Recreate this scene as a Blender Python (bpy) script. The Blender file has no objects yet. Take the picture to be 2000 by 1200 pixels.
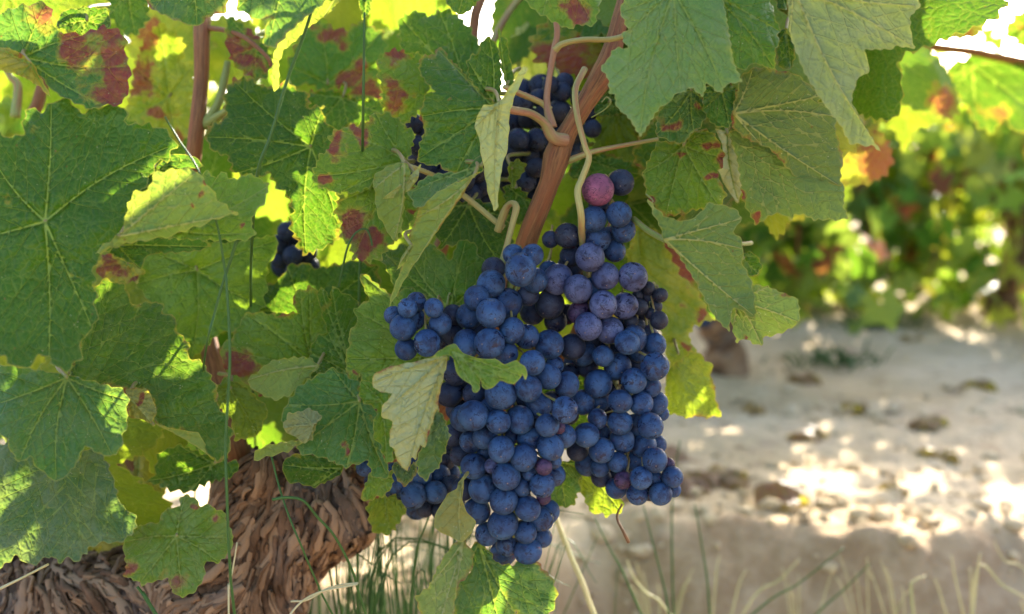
import bpy, math, random
import numpy as np
from mathutils import Vector, Matrix
from mathutils.geometry import delaunay_2d_cdt
R = math.radians
random.seed(7)
rng = np.random.default_rng(11)
S = bpy.context.scene
C = S.collection

# ------------------------------------------------------------------ camera
CAMZ, PITCH, FPX = 0.42, 6.4, 2222.0
cam_d = bpy.data.cameras.new('camera'); cam = bpy.data.objects.new('camera', cam_d); C.objects.link(cam)
cam.location = (0, 0, CAMZ); cam.rotation_euler = (R(90 - PITCH), 0, 0)
cam_d.sensor_width = 36; cam_d.lens = 40; cam_d.clip_start = 0.02; cam_d.clip_end = 1200
cam_d.dof.use_dof = True; cam_d.dof.focus_distance = 0.605; cam_d.dof.aperture_fstop = 5.8
S.camera = cam
# ------------------------------------------------------------------ light
SUN_EL, SUN_AZ = 24.5, 22.0
W = bpy.data.worlds.new('World'); S.world = W; W.use_nodes = True
nt = W.node_tree; nt.nodes.clear()
sky = nt.nodes.new('ShaderNodeTexSky'); sky.sky_type = 'NISHITA'; sky.sun_disc = False
sky.sun_elevation = R(SUN_EL); sky.sun_rotation = R(SUN_AZ); sky.dust_density = 3.0; sky.air_density = .75
bg = nt.nodes.new('ShaderNodeBackground'); bg.inputs[1].default_value = 0.15
wo = nt.nodes.new('ShaderNodeOutputWorld')
nt.links.new(sky.outputs[0], bg.inputs[0]); nt.links.new(bg.outputs[0], wo.inputs[0])
sd = bpy.data.lights.new('sun', 'SUN'); sd.energy = 5.0; sd.angle = R(0.5); sd.color = (1.0, 0.93, 0.80)
sun = bpy.data.objects.new('sun', sd); C.objects.link(sun)
sv = Vector((math.sin(R(SUN_AZ)) * math.cos(R(SUN_EL)), math.cos(R(SUN_AZ)) * math.cos(R(SUN_EL)), math.sin(R(SUN_EL))))
sun.rotation_euler = sv.to_track_quat('Z', 'Y').to_euler()
S.view_settings.view_transform = 'Standard'; S.view_settings.look = 'None'
S.view_settings.exposure = 2.4; S.view_settings.gamma = 1
S.render.engine = 'CYCLES'
S.cycles.max_bounces = 8; S.cycles.transmission_bounces = 6; S.cycles.diffuse_bounces = 2
S.cycles.use_denoising = True
S.render.resolution_x = 1024; S.render.resolution_y = 614

# ------------------------------------------------------------------ helpers
cp, sp = math.cos(R(PITCH)), math.sin(R(PITCH))
def atn(x, y, d):
    """pixel of the 2000x1200 picture + distance -> world points (numpy)"""
    x = np.asarray(x, float); y = np.asarray(y, float); d = np.asarray(d, float)
    u = (x - 1000) / FPX * d; v = (600 - y) / FPX * d
    return np.stack([u + 0 * d, d * cp + v * sp, CAMZ - d * sp + v * cp], -1)
def at(x, y, d): return Vector(atn(x, y, d))

def _hash(ix, iy, iz, seed):
    h = (ix * 374761393 + iy * 668265263 + iz * 2147483647 + seed * 1274126177) & 0xffffffff
    h = ((h ^ (h >> 13)) * 1274126177) & 0xffffffff
    h = (h ^ (h >> 16)) & 0xffffffff
    return h / 4294967295.0 * 2 - 1
def vnoise(p, seed=0):
    p = np.asarray(p, float); i = np.floor(p).astype(np.int64); f = p - i; f = f * f * (3 - 2 * f)
    r = 0
    for a in (0, 1):
        for b in (0, 1):
            for c in (0, 1):
                w = (f[:, 0] if a else 1 - f[:, 0]) * (f[:, 1] if b else 1 - f[:, 1]) * (f[:, 2] if c else 1 - f[:, 2])
                r = r + w * _hash(i[:, 0] + a, i[:, 1] + b, i[:, 2] + c, seed)
    return r
def fbm(p, seed=0, o=4):
    r = 0; a = 1.0; t = 0
    for k in range(o):
        r = r + a * vnoise(p * 2 ** k, seed + k); t += a; a *= .5
    return r / t

def mesh_np(name, V, F, attrs=None, smooth=True):
    """V (n,3), F (m,3|4) int"""
    V = np.asarray(V, np.float32); F = np.asarray(F, np.int32); k = F.shape[1]
    me = bpy.data.meshes.new(name)
    me.vertices.add(len(V)); me.vertices.foreach_set('co', V.ravel())
    me.loops.add(F.size); me.loops.foreach_set('vertex_index', F.ravel())
    me.polygons.add(len(F)); me.polygons.foreach_set('loop_start', np.arange(0, F.size, k, dtype=np.int32))
    me.polygons.foreach_set('loop_total', np.full(len(F), k, np.int32))
    me.update(calc_edges=True); me.validate()
    if smooth: me.polygons.foreach_set('use_smooth', np.ones(len(me.polygons), bool))
    for n, a in (attrs or {}).items():
        a = np.asarray(a, np.float32)
        if a.ndim == 1:
            t = me.attributes.new(n, 'FLOAT', 'POINT'); t.data.foreach_set('value', a)
        else:
            t = me.attributes.new(n, 'FLOAT_VECTOR', 'POINT'); t.data.foreach_set('vector', a.ravel())
    return me
def obj(name, me, mat=None, parent=None):
    o = bpy.data.objects.new(name, me); C.objects.link(o)
    if mat is not None: me.materials.append(mat)
    if parent is not None:
        o.parent = parent
        o.matrix_parent_inverse = Matrix.Translation(-parent.location) if parent.parent is None else Matrix.Identity(4)
    return o
def empty(name, loc):
    o = bpy.data.objects.new(name, None); C.objects.link(o); o.location = loc; o.empty_display_size = .02; return o
def tag(o, label=None, cat=None, group=None, kind=None):
    if label: o['label'] = label
    if cat: o['category'] = cat
    if group: o['group'] = group
    if kind: o['kind'] = kind
    return o
def catmull(P, n=8):
    P = np.asarray(P, float); out = []
    Q = np.vstack([2 * P[0] - P[1], P, 2 * P[-1] - P[-2]])
    for i in range(1, len(Q) - 2):
        for t in np.arange(n) / n:
            a, b, c, d = Q[i - 1], Q[i], Q[i + 1], Q[i + 2]
            out.append(.5 * (2 * b + (c - a) * t + (2 * a - 5 * b + 4 * c - d) * t * t + (3 * b - a - 3 * c + d) * t ** 3))
    out.append(Q[-2]); return np.array(out)
def tube_data(P, rad, seg=8, close=True):
    """P (n,3), rad scalar or n -> V,F,uv  (faces as quads)"""
    P = np.asarray(P, float); n = len(P); rad = np.broadcast_to(np.asarray(rad, float), (n,))
    T = np.gradient(P, axis=0); T /= np.linalg.norm(T, axis=1)[:, None] + 1e-12
    up = np.array([.3, .1, .95]) if abs(T[0][2]) < .8 else np.array([.9, .3, .1])
    N = []; u = up
    for t in T:
        u = u - t * np.dot(u, t); u /= np.linalg.norm(u) + 1e-12; N.append(u)
    N = np.array(N); B = np.cross(T, N)
    a = np.arange(seg) * 2 * math.pi / seg
    V = P[:, None] + rad[:, None, None] * (np.cos(a)[None, :, None] * N[:, None] + np.sin(a)[None, :, None] * B[:, None])
    L = np.concatenate([[0], np.cumsum(np.linalg.norm(np.diff(P, axis=0), axis=1))])
    uv = np.stack([np.broadcast_to(np.cos(a), (n, seg)), np.broadcast_to(np.sin(a), (n, seg)), np.broadcast_to(L[:, None], (n, seg))], -1)
    F = []
    for i in range(n - 1):
        for j in range(seg):
            k = (j + 1) % seg
            F.append((i * seg + j, i * seg + k, (i + 1) * seg + k, (i + 1) * seg + j))
    V = V.reshape(-1, 3); uv = uv.reshape(-1, 3)
    if close:
        V = np.vstack([V, P[0], P[-1]]); uv = np.vstack([uv, [0, 0, 0], [0, 0, L[-1]]]); a0 = n * seg
        for j in range(seg):
            k = (j + 1) % seg
            F.append((a0, k, j, j)); F.append((a0 + 1, (n - 1) * seg + j, (n - 1) * seg + k, (n - 1) * seg + k))
    return V, F, uv
class MB:
    def __init__(s): s.V = []; s.F = []; s.U = []; s.n = 0
    def add(s, V, F, U=None):
        s.V.append(V); s.F += [tuple(i + s.n for i in f) for f in F]; s.U.append(np.zeros((len(V), 3)) if U is None else U); s.n += len(V)
    def tube(s, P, r, seg=8, n=8, sm=True):
        P = catmull(P, n) if sm else np.asarray(P, float)
        if np.ndim(r): r = np.interp(np.linspace(0, 1, len(P)), np.linspace(0, 1, len(r)), r)
        s.add(*tube_data(P, r, seg)); return s
    def build(s, name, mat, parent=None, smooth=True):
        me = bpy.data.meshes.new(name)
        F = [tuple(dict.fromkeys(f)) for f in s.F]
        me.from_pydata(np.vstack(s.V).tolist(), [], F); me.validate(); me.update()
        if smooth: me.polygons.foreach_set('use_smooth', np.ones(len(me.polygons), bool))
        t = me.attributes.new('tuv', 'FLOAT_VECTOR', 'POINT'); t.data.foreach_set('vector', np.vstack(s.U).astype(np.float32).ravel())
        return obj(name, me, mat, parent)

# ------------------------------------------------------------------ materials
class NT:
    def __init__(s, name):
        s.m = bpy.data.materials.new(name); s.m.use_nodes = True; s.t = s.m.node_tree; s.t.nodes.clear()
    def n(s, typ, **kw):
        x = s.t.nodes.new(typ)
        for k, v in kw.items(): setattr(x, k, v)
        return x
    def _in(s, sock, v):
        if isinstance(v, bpy.types.NodeSocket): s.t.links.new(v, sock)
        elif v is not None:
            if sock.type == 'RGBA' and len(v) == 3: v = (*v, 1)
            sock.default_value = v
    def math(s, op, a, b=None, c=None, clamp=False):
        x = s.n('ShaderNodeMath', operation=op, use_clamp=clamp)
        for i, v in enumerate((a, b, c)):
            if v is not None: s._in(x.inputs[i], v)
        return x.outputs[0]
    def mix(s, f, a, b, blend='MIX'):
        x = s.n('ShaderNodeMix', data_type='RGBA', blend_type=blend, clamp_factor=True)
        s._in(x.inputs[0], f); s._in(x.inputs[6], a); s._in(x.inputs[7], b); return x.outputs[2]
    def attr(s, name, out='Fac'):
        x = s.n('ShaderNodeAttribute', attribute_name=name); return x.outputs[out]
    def noise(s, vec, scale, detail=3, rough=.5, dist=0.0, out='Fac'):
        x = s.n('ShaderNodeTexNoise'); s._in(x.inputs['Vector'], vec); x.inputs['Scale'].default_value = scale
        x.inputs['Detail'].default_value = detail; x.inputs['Roughness'].default_value = rough; x.inputs['Distortion'].default_value = dist
        return x.outputs[out]
    def voro(s, vec, scale, feature='F1', out='Distance'):
        x = s.n('ShaderNodeTexVoronoi', feature=feature); s._in(x.inputs['Vector'], vec); x.inputs['Scale'].default_value = scale
        return x.outputs[out]
    def ss(s, v, a, b):
        x = s.n('ShaderNodeMapRange', interpolation_type='SMOOTHSTEP'); s._in(x.inputs[0], v)
        x.inputs[1].default_value = a; x.inputs[2].default_value = b; x.inputs[3].default_value = 0; x.inputs[4].default_value = 1
        return x.outputs[0]
    def vm(s, op, a, b):
        x = s.n('ShaderNodeVectorMath', operation=op); s._in(x.inputs[0], a); s._in(x.inputs[1], b); return x.outputs[0]
    def bump(s, h, strength, dist):
        x = s.n('ShaderNodeBump'); s._in(x.inputs['Height'], h); x.inputs['Strength'].default_value = strength; x.inputs['Distance'].default_value = dist
        return x.outputs[0]
    def pbsdf(s, col, rough, spec=.5, normal=None, **kw):
        x = s.n('ShaderNodeBsdfPrincipled'); s._in(x.inputs['Base Color'], col); s._in(x.inputs['Roughness'], rough)
        s._in(x.inputs['Specular IOR Level'], spec)
        if normal is not None: s._in(x.inputs['Normal'], normal)
        for k, v in kw.items(): s._in(x.inputs[k.replace('_', ' ')], v)
        return x.outputs[0]
    def out(s, sh):
        o = s.n('ShaderNodeOutputMaterial'); s.t.links.new(sh, o.inputs[0]); return s.m

def make_leaf_mat():
    g = NT('leaf')
    luv = g.attr('luv', 'Vector'); tint = g.attr('tint', 'Color'); pos = luv
    back = g.n('ShaderNodeNewGeometry').outputs['Backfacing']
    n1 = g.noise(pos, 45, 3, .6); n2 = g.noise(pos, 260, 3, .6); n3 = g.noise(pos, 18, 2)
    # vein lines
    vd = g.attr('vd'); vw = g.attr('vw')
    vein = g.ss(g.math('DIVIDE', vd, vw), 1.1, .35)
    ter = g.voro(g.vm('ADD', pos, g.n('ShaderNodeVectorMath').outputs[0]), 330, 'DISTANCE_TO_EDGE')
    terl = g.ss(ter, .10, .0)
    ter2 = g.ss(g.voro(pos, 150, 'DISTANCE_TO_EDGE'), .035, .0)
    lm = g.attr('lush')   # yellowing 0..1
    col = g.mix(g.math('MULTIPLY', g.ss(n1, .35, .75), .45), tint, g.mix(1.0, tint, (1.6, 1.15, .7), 'MULTIPLY'))
    col = g.mix(g.math('MULTIPLY', g.ss(n2, .45, .8), .22), col, (.03, .075, .012))
    yel = g.math('MULTIPLY', g.ss(g.math('ADD', lm, g.math('MULTIPLY', g.math('SUBTRACT', n1, .5), 1.1)), .35, .9), .8)
    col = g.mix(yel, col, (.33, .33, .045))
    under = g.mix(.30, col, (.24, .30, .13))
    col = g.mix(back, col, under)
    col = g.mix(g.math('MULTIPLY', terl, .07), col, (.30, .36, .10))
    col = g.mix(g.math('MULTIPLY', ter2, .10), col, (.30, .36, .10))
    veinc = g.mix(back, (.15, .24, .05), (.28, .30, .11))
    col = g.mix(g.math('MULTIPLY', vein, g.ss(vw, -.0002, .0005)), col, veinc)
    # margin
    ed = g.attr('ed')
    rim = g.ss(ed, .0007, .0001)
    col = g.mix(g.math('MULTIPLY', rim, .32), col, (.42, .36, .09))
    # red / brown autumn patches
    rd = g.math('ADD', g.attr('red'), g.math('MULTIPLY', g.math('SUBTRACT', g.noise(pos, 62, 5, .7), .5), 2.2))
    rf = g.ss(rd, .36, .76)
    redc = g.mix(g.ss(n2, .35, .7), (.15, .012, .030), (.17, .045, .03))
    redc = g.mix(g.math('MULTIPLY', vein, .5), redc, (.3, .16, .05))
    col = g.mix(g.math('MULTIPLY', rf, .93), col, redc)
    halo = g.math('MULTIPLY', g.ss(rd, .26, .5), g.math('SUBTRACT', 1.0, rf))
    col = g.mix(g.math('MULTIPLY', halo, .4), col, (.30, .26, .03))
    # small specks and dust
    sp1 = g.ss(g.voro(pos, 420), .17, .06); pick = g.ss(g.noise(pos, 70, 2), .52, .66)
    col = g.mix(g.math('MULTIPLY', g.math('MULTIPLY', sp1, pick), .55), col, (.48, .48, .36))
    sp2 = g.ss(g.voro(g.vm('ADD', pos, (3.3, 1.1, 0)), 130), .10, .04)
    col = g.mix(g.math('MULTIPLY', g.math('MULTIPLY', sp2, g.ss(n3, .45, .6)), .7), col, (.10, .045, .02))
    dust = g.math('MULTIPLY', g.attr('dust'), g.ss(g.noise(pos, 60, 5, .7), .32, .72))
    col = g.mix(dust, col, (.22, .26, .19))
    h = g.math('ADD', g.math('MULTIPLY', g.ss(ter, 0, .35), .35), g.math('MULTIPLY', g.ss(g.math('DIVIDE', vd, vw), .2, 2.6), 1.0))
    h = g.math('ADD', h, g.math('MULTIPLY', n2, .45))
    h = g.math('ADD', h, g.math('MULTIPLY', g.ss(g.voro(pos, 150, 'DISTANCE_TO_EDGE'), 0, .2), .6))
    nrm = g.bump(h, .75, .0009)
    rough = g.math('ADD', .27, g.math('MULTIPLY', n2, .25))
    rough = g.math('ADD', rough, g.math('MULTIPLY', back, .22))
    p = g.pbsdf(col, rough, .25, nrm)
    tc = g.n('ShaderNodeGamma'); g._in(tc.inputs[0], col); tc.inputs[1].default_value = .56
    tcol = g.mix(1.0, tc.outputs[0], (1.0, 1.0, .20), 'MULTIPLY')
    tr = g.n('ShaderNodeBsdfTranslucent'); g._in(tr.inputs[0], tcol); g._in(tr.inputs['Normal'], nrm)
    mx = g.n('ShaderNodeMixShader'); mx.inputs[0].default_value = .39
    g.t.links.new(p, mx.inputs[1]); g.t.links.new(tr.outputs[0], mx.inputs[2])
    return g.out(mx.outputs[0])

def make_grape_mat():
    g = NT('grape_skin')
    oi = g.n('ShaderNodeObjectInfo'); oc = oi.outputs['Color']; rnd = oi.outputs['Random']
    tcn = g.n('ShaderNodeTexCoord').outputs['Object']
    off = g.n('ShaderNodeCombineXYZ'); g._in(off.inputs[0], g.math('MULTIPLY', rnd, 37.0)); g._in(off.inputs[1], g.math('MULTIPLY', rnd, 91.0))
    p = g.vm('ADD', tcn, off.outputs[0])
    n1 = g.noise(p, 1.3, 4, .6, .4); n2 = g.noise(p, 5.5, 5, .65); n3 = g.noise(p, 28, 3, .7)
    skin = g.mix(.45, (.008, .009, .026), g.mix(1.0, oc, (.30, .22, .28), 'MULTIPLY'))
    bloom = g.mix(g.ss(g.noise(p, .8, 3), .35, .65), g.mix(1.0, oc, (.72, .74, .80), 'MULTIPLY'), g.mix(1.0, oc, (1.35, 1.3, 1.2), 'MULTIPLY'))
    bl = g.math('MULTIPLY', g.ss(n1, .26, .56), .96)
    # rubbed marks: thin dark scuffs
    st = g.vm('MULTIPLY', p, (1.0, 2.6, 1.4))
    scr = g.ss(g.math('ABSOLUTE', g.math('SUBTRACT', g.noise(st, 2.2, 5, .6, 1.2), .5)), .030, .010)
    scm = g.math('MULTIPLY', scr, g.ss(g.noise(p, 1.9, 2), .45, .53))
    rubthr = g.math('ADD', .55, g.math('MULTIPLY', rnd, .13))
    blot = g.n('ShaderNodeMapRange', interpolation_type='SMOOTHSTEP')
    g._in(blot.inputs[0], g.noise(g.vm('ADD', p, (9.1, 2.2, 4.4)), 1.7, 5, .62, .6)); g._in(blot.inputs[1], rubthr); g._in(blot.inputs[2], g.math('ADD', rubthr, .035))
    rub = g.math('MAXIMUM', scm, blot.outputs[0])
    bl = g.math('MULTIPLY', bl, g.math('SUBTRACT', 1.0, g.math('MULTIPLY', rub, .9)))
    col = g.mix(bl, skin, bloom)
    fine = g.math('MULTIPLY', g.ss(g.voro(p, 9), .12, .05), .5)
    col = g.mix(fine, col, (.02, .02, .06))
    # stylar scar at the far pole
    sx = g.n('ShaderNodeSeparateXYZ'); g._in(sx.inputs[0], tcn)
    nz = g.n('ShaderNodeVectorMath', operation='NORMALIZE'); g._in(nz.inputs[0], tcn); g._in(sx.inputs[0], nz.outputs[0])
    scar = g.ss(sx.outputs[2], -.9988, -.9996)
    col = g.mix(g.math('MULTIPLY', scar, .8), col, (.26, .20, .13))
    ring = g.math('MULTIPLY', g.ss(sx.outputs[2], -.996, -.9985), g.math('SUBTRACT', 1.0, scar))
    col = g.mix(g.math('MULTIPLY', ring, .5), col, (.03, .02, .05))
    rough = g.math('SUBTRACT', .66, g.math('MULTIPLY', rub, .42))
    h = g.math('ADD', g.math('MULTIPLY', n2, .6), g.math('MULTIPLY', n3, .25))
    nrm = g.bump(h, .16, .0006)
    return g.out(g.pbsdf(col, rough, .30, nrm, Subsurface_Weight=.04))

def make_simple(name, c1, c2, scale=(1, 1, 1), nscale=30, rough=.7, bump=.3, bd=.001, vec='tuv', spec=.3, extra=None, trans=0):
    g = NT(name)
    v = g.attr(vec, 'Vector') if vec != 'obj' else g.n('ShaderNodeTexCoord').outputs['Object']
    v = g.vm('MULTIPLY', v, scale)
    n = g.noise(v, nscale, 5, .65)
    n2 = g.noise(v, nscale * 4.3, 3, .6)
    f = g.ss(g.math('ADD', g.math('MULTIPLY', n, .7), g.math('MULTIPLY', n2, .3)), .32, .68)
    col = g.mix(f, c1, c2)
    if extra:
        n3 = g.noise(g.vm('ADD', v, (5.5, 1.7, 0.3)), nscale * .35, 3)
        col = g.mix(g.math('MULTIPLY', g.ss(n3, .45, .68), .8), col, extra)
    sh = g.pbsdf(col, rough, spec, g.bump(g.math('ADD', n, g.math('MULTIPLY', n2, .5)), bump, bd))
    if trans:
        tr = g.n('ShaderNodeBsdfTranslucent'); g._in(tr.inputs[0], col); mx = g.n('ShaderNodeMixShader'); mx.inputs[0].default_value = trans
        g.t.links.new(sh, mx.inputs[1]); g.t.links.new(tr.outputs[0], mx.inputs[2]); sh = mx.outputs[0]
    return g.out(sh)

LEAF = make_leaf_mat()
GRAPE = make_grape_mat()
CANE = make_simple('cane_bark', (.085, .032, .012), (.33, .155, .055), (3.2, 3.2, 34), 1.6, .6, .7, .0010, extra=(.26, .085, .03))
CANE_MID = make_simple('brown_stalk', (.26, .12, .07), (.34, .20, .11), (1.5, 1.5, 60), 1.4, .55, .5, .0006, extra=(.24, .23, .08))
CANE_PALE = make_simple('pale_stem', (.26, .22, .07), (.34, .33, .12), (1, 1, 40), 1.4, .55, .35, .0004, extra=(.30, .13, .07))
CANE_GREEN = make_simple('green_petiole', (.14, .19, .04), (.22, .26, .07), (1, 1, 40), 1.5, .5, .3, .0003, extra=(.26, .13, .06))
GRASS = make_simple('green_grass', (.035, .10, .02), (.07, .15, .03), (1, 1, 60), 1.0, .5, .2, .0002, trans=.25)
STRAW = make_simple('dry_grass', (.50, .46, .22), (.64, .56, .33), (1, 1, 60), 1.0, .6, .2, .0002, extra=(.30, .33, .14), trans=.25)

def make_bark():
    g = NT('vine_bark'); p = g.n('ShaderNodeTexCoord').outputs['Object']
    a = g.attr('ridge'); n = g.noise(p, 35, 5, .7, 1.0); n2 = g.noise(p, 420, 4, .7)
    fib = g.noise(g.vm('MULTIPLY', p, (1, 1, .3)), 260, 5, .7, 2.0)
    col = g.mix(g.ss(n, .35, .65), (.055, .028, .013), (.15, .082, .043))
    col = g.mix(g.math('MULTIPLY', g.ss(g.math('ADD', a, g.math('MULTIPLY', fib, .3)), .35, 1.15), .8), col, (.33, .21, .12))
    col = g.mix(g.math('MULTIPLY', g.ss(g.noise(p, 14, 3), .52, .68), .6), col, (.13, .12, .11))
    h = g.math('ADD', g.math('MULTIPLY', fib, 1.0), g.math('MULTIPLY', n2, .4))
    return g.out(g.pbsdf(col, .85, .2, g.bump(h, .6, .0010)))
BARK = make_bark()

def make_soil():
    g = NT('dry_soil'); p = g.n('ShaderNodeTexCoord').outputs['Object']
    n = g.noise(p, 2.2, 5, .6); n2 = g.noise(p, 24, 6, .7); n3 = g.noise(p, 190, 4, .7)
    col = g.mix(g.ss(n, .35, .65), (.50, .37, .205), (.63, .49, .31))
    col = g.mix(g.math('MULTIPLY', g.ss(n2, .5, .72), .6), col, (.24, .155, .10))
    col = g.mix(g.math('MULTIPLY', g.ss(n3, .5, .75), .4), col, (.60, .50, .37))
    col = g.mix(g.math('MULTIPLY', g.ss(g.noise(p, 7, 4, .6), .58, .7), .5), col, (.34, .20, .12))
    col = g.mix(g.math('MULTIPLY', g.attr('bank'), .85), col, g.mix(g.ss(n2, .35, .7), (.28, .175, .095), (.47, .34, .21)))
    h = g.math('ADD', g.math('MULTIPLY', n2, 1.0), g.math('MULTIPLY', n3, .35))
    return g.out(g.pbsdf(col, .95, .1, g.bump(h, .9, .012)))
SOIL = make_soil()

# ------------------------------------------------------------------ ground
def ground_z(X, Y):
    u_ = np.clip((.16 - X) / .22, 0, 1); edge = 1.33 - .19 * u_ * u_ * (3 - 2 * u_) + .05 * np.sin(X * 4.1 + 1) + .03 * np.sin(X * 11 + .4) + .02 * np.sin(X * 23)
    t = np.clip((edge - Y) / .20, 0, 1)
    z = -.20 * (t * t * (3 - 2 * t))
    z = z + .012 * np.sin(Y * 2.3 + .5 * X) * np.clip(Y - 1.2, 0, 1)
    far = np.clip((Y - 2.3) / 1.2, 0, 1)
    z = z + .03 * far
    return z
def build_ground():
    ys = np.concatenate([[-300, -60, -15, -5, -2, -1, -.4, 0, .3, .5, .62], .7 * (9 / .7) ** (np.arange(520) / 519.0), [11, 14, 19, 28, 45, 80, 160, 400, 900]])
    s = np.concatenate([[-30, -8, -3, -1.6, -1.1, -.85], np.linspace(-.7, .7, 520), [.85, 1.1, 1.6, 3, 8, 30]])
    Yg, Sg = np.meshgrid(ys, s, indexing='ij'); Xg = Sg * (.5 + np.abs(Yg))
    X = Xg.ravel(); Y = Yg.ravel()
    z = ground_z(X, Y)
    P = np.stack([X, Y, 0 * X], 1)
    act = (Y > .4) & (Y < 15) & (np.abs(X) < 12)
    h = np.zeros(len(X)); Q = P[act]
    cl = fbm(Q * 7, 3, 3); c2 = fbm(Q * 24, 9, 3); c3 = fbm(Q * 80, 14, 2)
    lump = np.clip(c2 + .1, 0, 1)
    h[act] = .014 * cl + .012 * lump ** 1.3 + .003 * c3 + (.010 + .035 * np.clip(1.6 - Q[:, 1], 0, .5)) * np.clip(fbm(Q * 13, 31, 2) - .05, 0, 1) + .022 * np.clip(1.5 - Q[:, 1], 0, .4) * np.clip(fbm(Q * 33, 41, 2), -.2, 1) * 2
    z = z + h
    V = np.stack([X, Y, z], 1); ny, nx = Xg.shape
    idx = np.arange(ny * nx).reshape(ny, nx)
    F = np.stack([idx[:-1, :-1], idx[:-1, 1:], idx[1:, 1:], idx[1:, :-1]], -1).reshape(-1, 4)
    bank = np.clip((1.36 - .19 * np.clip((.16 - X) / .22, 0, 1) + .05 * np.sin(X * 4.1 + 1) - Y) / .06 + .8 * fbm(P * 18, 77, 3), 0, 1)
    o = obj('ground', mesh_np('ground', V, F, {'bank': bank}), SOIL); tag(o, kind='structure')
build_ground()
def clods():
    mb = MB(); t = (1 + 5 ** .5) / 2
    base = np.array([(-1, t, 0), (1, t, 0), (-1, -t, 0), (1, -t, 0), (0, -1, t), (0, 1, t), (0, -1, -t), (0, 1, -t), (t, 0, -1), (t, 0, 1), (-t, 0, -1), (-t, 0, 1)]) / 1.9
    bf = [(0, 11, 5), (0, 5, 1), (0, 1, 7), (0, 7, 10), (0, 10, 11), (1, 5, 9), (5, 11, 4), (11, 10, 2), (10, 7, 6), (7, 1, 8), (3, 9, 4), (3, 4, 2), (3, 2, 6), (3, 6, 8), (3, 8, 9), (4, 9, 5), (2, 4, 11), (6, 2, 10), (8, 6, 7), (9, 8, 1)]
    import bmesh
    bm = bmesh.new(); vs = [bm.verts.new(v) for v in base]
    for f in bf: bm.faces.new([vs[i] for i in f])
    bmesh.ops.subdivide_edges(bm, edges=bm.edges[:], cuts=1, use_grid_fill=True)
    bm.verts.index_update(); V0 = np.array([v.co[:] for v in bm.verts]); V0 /= np.linalg.norm(V0, axis=1)[:, None]
    F0 = [tuple(v.index for v in f.verts) for f in bm.faces]; bm.free()
    for k in range(900):
        near = random.random()
        if near < .25: y = random.gauss(1.40, .06)
        elif near < .7: y = random.uniform(1.3, 2.2)
        else: y = random.uniform(1.2, 4.5)
        x = random.uniform(-.2, .62) * y
        r = random.choice([.003, .004, .004, .005, .006, .007, .010]) * random.uniform(.7, 1.3) * (1 if y < 2 else 1.4)
        V = V0 * (1 + .30 * vnoise(V0 * 1.6 + k * 7.7, 5)[:, None] + .12 * vnoise(V0 * 4.1 + k * 3.3, 6)[:, None])
        V = V * np.array([random.uniform(.8, 1.4), random.uniform(.8, 1.3), random.uniform(.55, .9)]) * r
        a = random.uniform(0, 6.28); ca, sa = math.cos(a), math.sin(a)
        V = np.stack([V[:, 0] * ca - V[:, 1] * sa, V[:, 0] * sa + V[:, 1] * ca, V[:, 2]], 1)
        z = float(ground_z(np.array([x]), np.array([y]))[0]) + .006
        mb.add(V + np.array([x, y, z + r * .05]), F0)
    o = mb.build('soil_clods', SOIL); tag(o, 'pale lumps of dry earth scattered over the bare vineyard soil', 'clods', kind='stuff')
clods()

# ------------------------------------------------------------------ leaves
def resample(P, step):
    P = np.vstack([P, P[:1]]); out = []
    for a, b in zip(P[:-1], P[1:]):
        n = max(1, int(round(np.linalg.norm(b - a) / step)))
        for i in range(n): out.append(a + (b - a) * i / n)
    return np.array(out)
def segdist(P, A, B):
    """distance of P (n,2) to segments A,B (m,2): min, argmin, param"""
    d = B - A; L = (d ** 2).sum(1) + 1e-9
    t = np.clip(((P[:, None] - A[None]) * d[None]).sum(2) / L, 0, 1)
    q = A[None] + t[..., None] * d[None]
    D = np.sqrt(((P[:, None] - q) ** 2).sum(2)); i = D.argmin(1); r = np.arange(len(P))
    return D[r, i], i, t[r, i]
def inside(P, poly):
    x, y = P[:, 0], P[:, 1]; c = np.zeros(len(P), bool); n = len(poly)
    for i in range(n):
        a, b = poly[i], poly[i - 1]
        if a[1] == b[1]: continue
        k = ((a[1] > y) != (b[1] > y)) & (x < (b[0] - a[0]) * (y - a[1]) / (b[1] - a[1]) + a[0]); c ^= k
    return c
def serrate(P, step, amp, rs):
    """P closed polygon (clockwise or not); add teeth pushed outwards"""
    area = .5 * np.sum(P[:, 0] * np.roll(P[:, 1], -1) - np.roll(P[:, 0], -1) * P[:, 1])
    Q = resample(P, 3.2)
    for _ in range(1): Q = .25 * np.roll(Q, 1, 0) + .5 * Q + .25 * np.roll(Q, -1, 0)
    seg = np.linalg.norm(np.roll(Q, -1, 0) - Q, axis=1); s = np.concatenate([[0], np.cumsum(seg)])[:-1]; L = seg.sum()
    T = np.roll(Q, -1, 0) - np.roll(Q, 1, 0); T /= np.linalg.norm(T, axis=1)[:, None] + 1e-9
    N = np.stack([T[:, 1], -T[:, 0]], 1) * (1 if area > 0 else -1)
    marks = [0.0]
    while marks[-1] < L - step * .8: marks.append(marks[-1] + step * rs.uniform(.65, 1.4))
    marks[-1] = L; marks = np.array(marks); am = rs.uniform(.55, 1.25, len(marks))
    k = np.clip(np.searchsorted(marks, s, 'right') - 1, 0, len(marks) - 2)
    t = (s - marks[k]) / (marks[k + 1] - marks[k])
    tooth = np.where(t < .66, (t / .66) ** .9, ((1 - t) / .34) ** 1.5)
    return Q + N * (amp * 1.55 * am[k] * (tooth - .4))[:, None]
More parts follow.
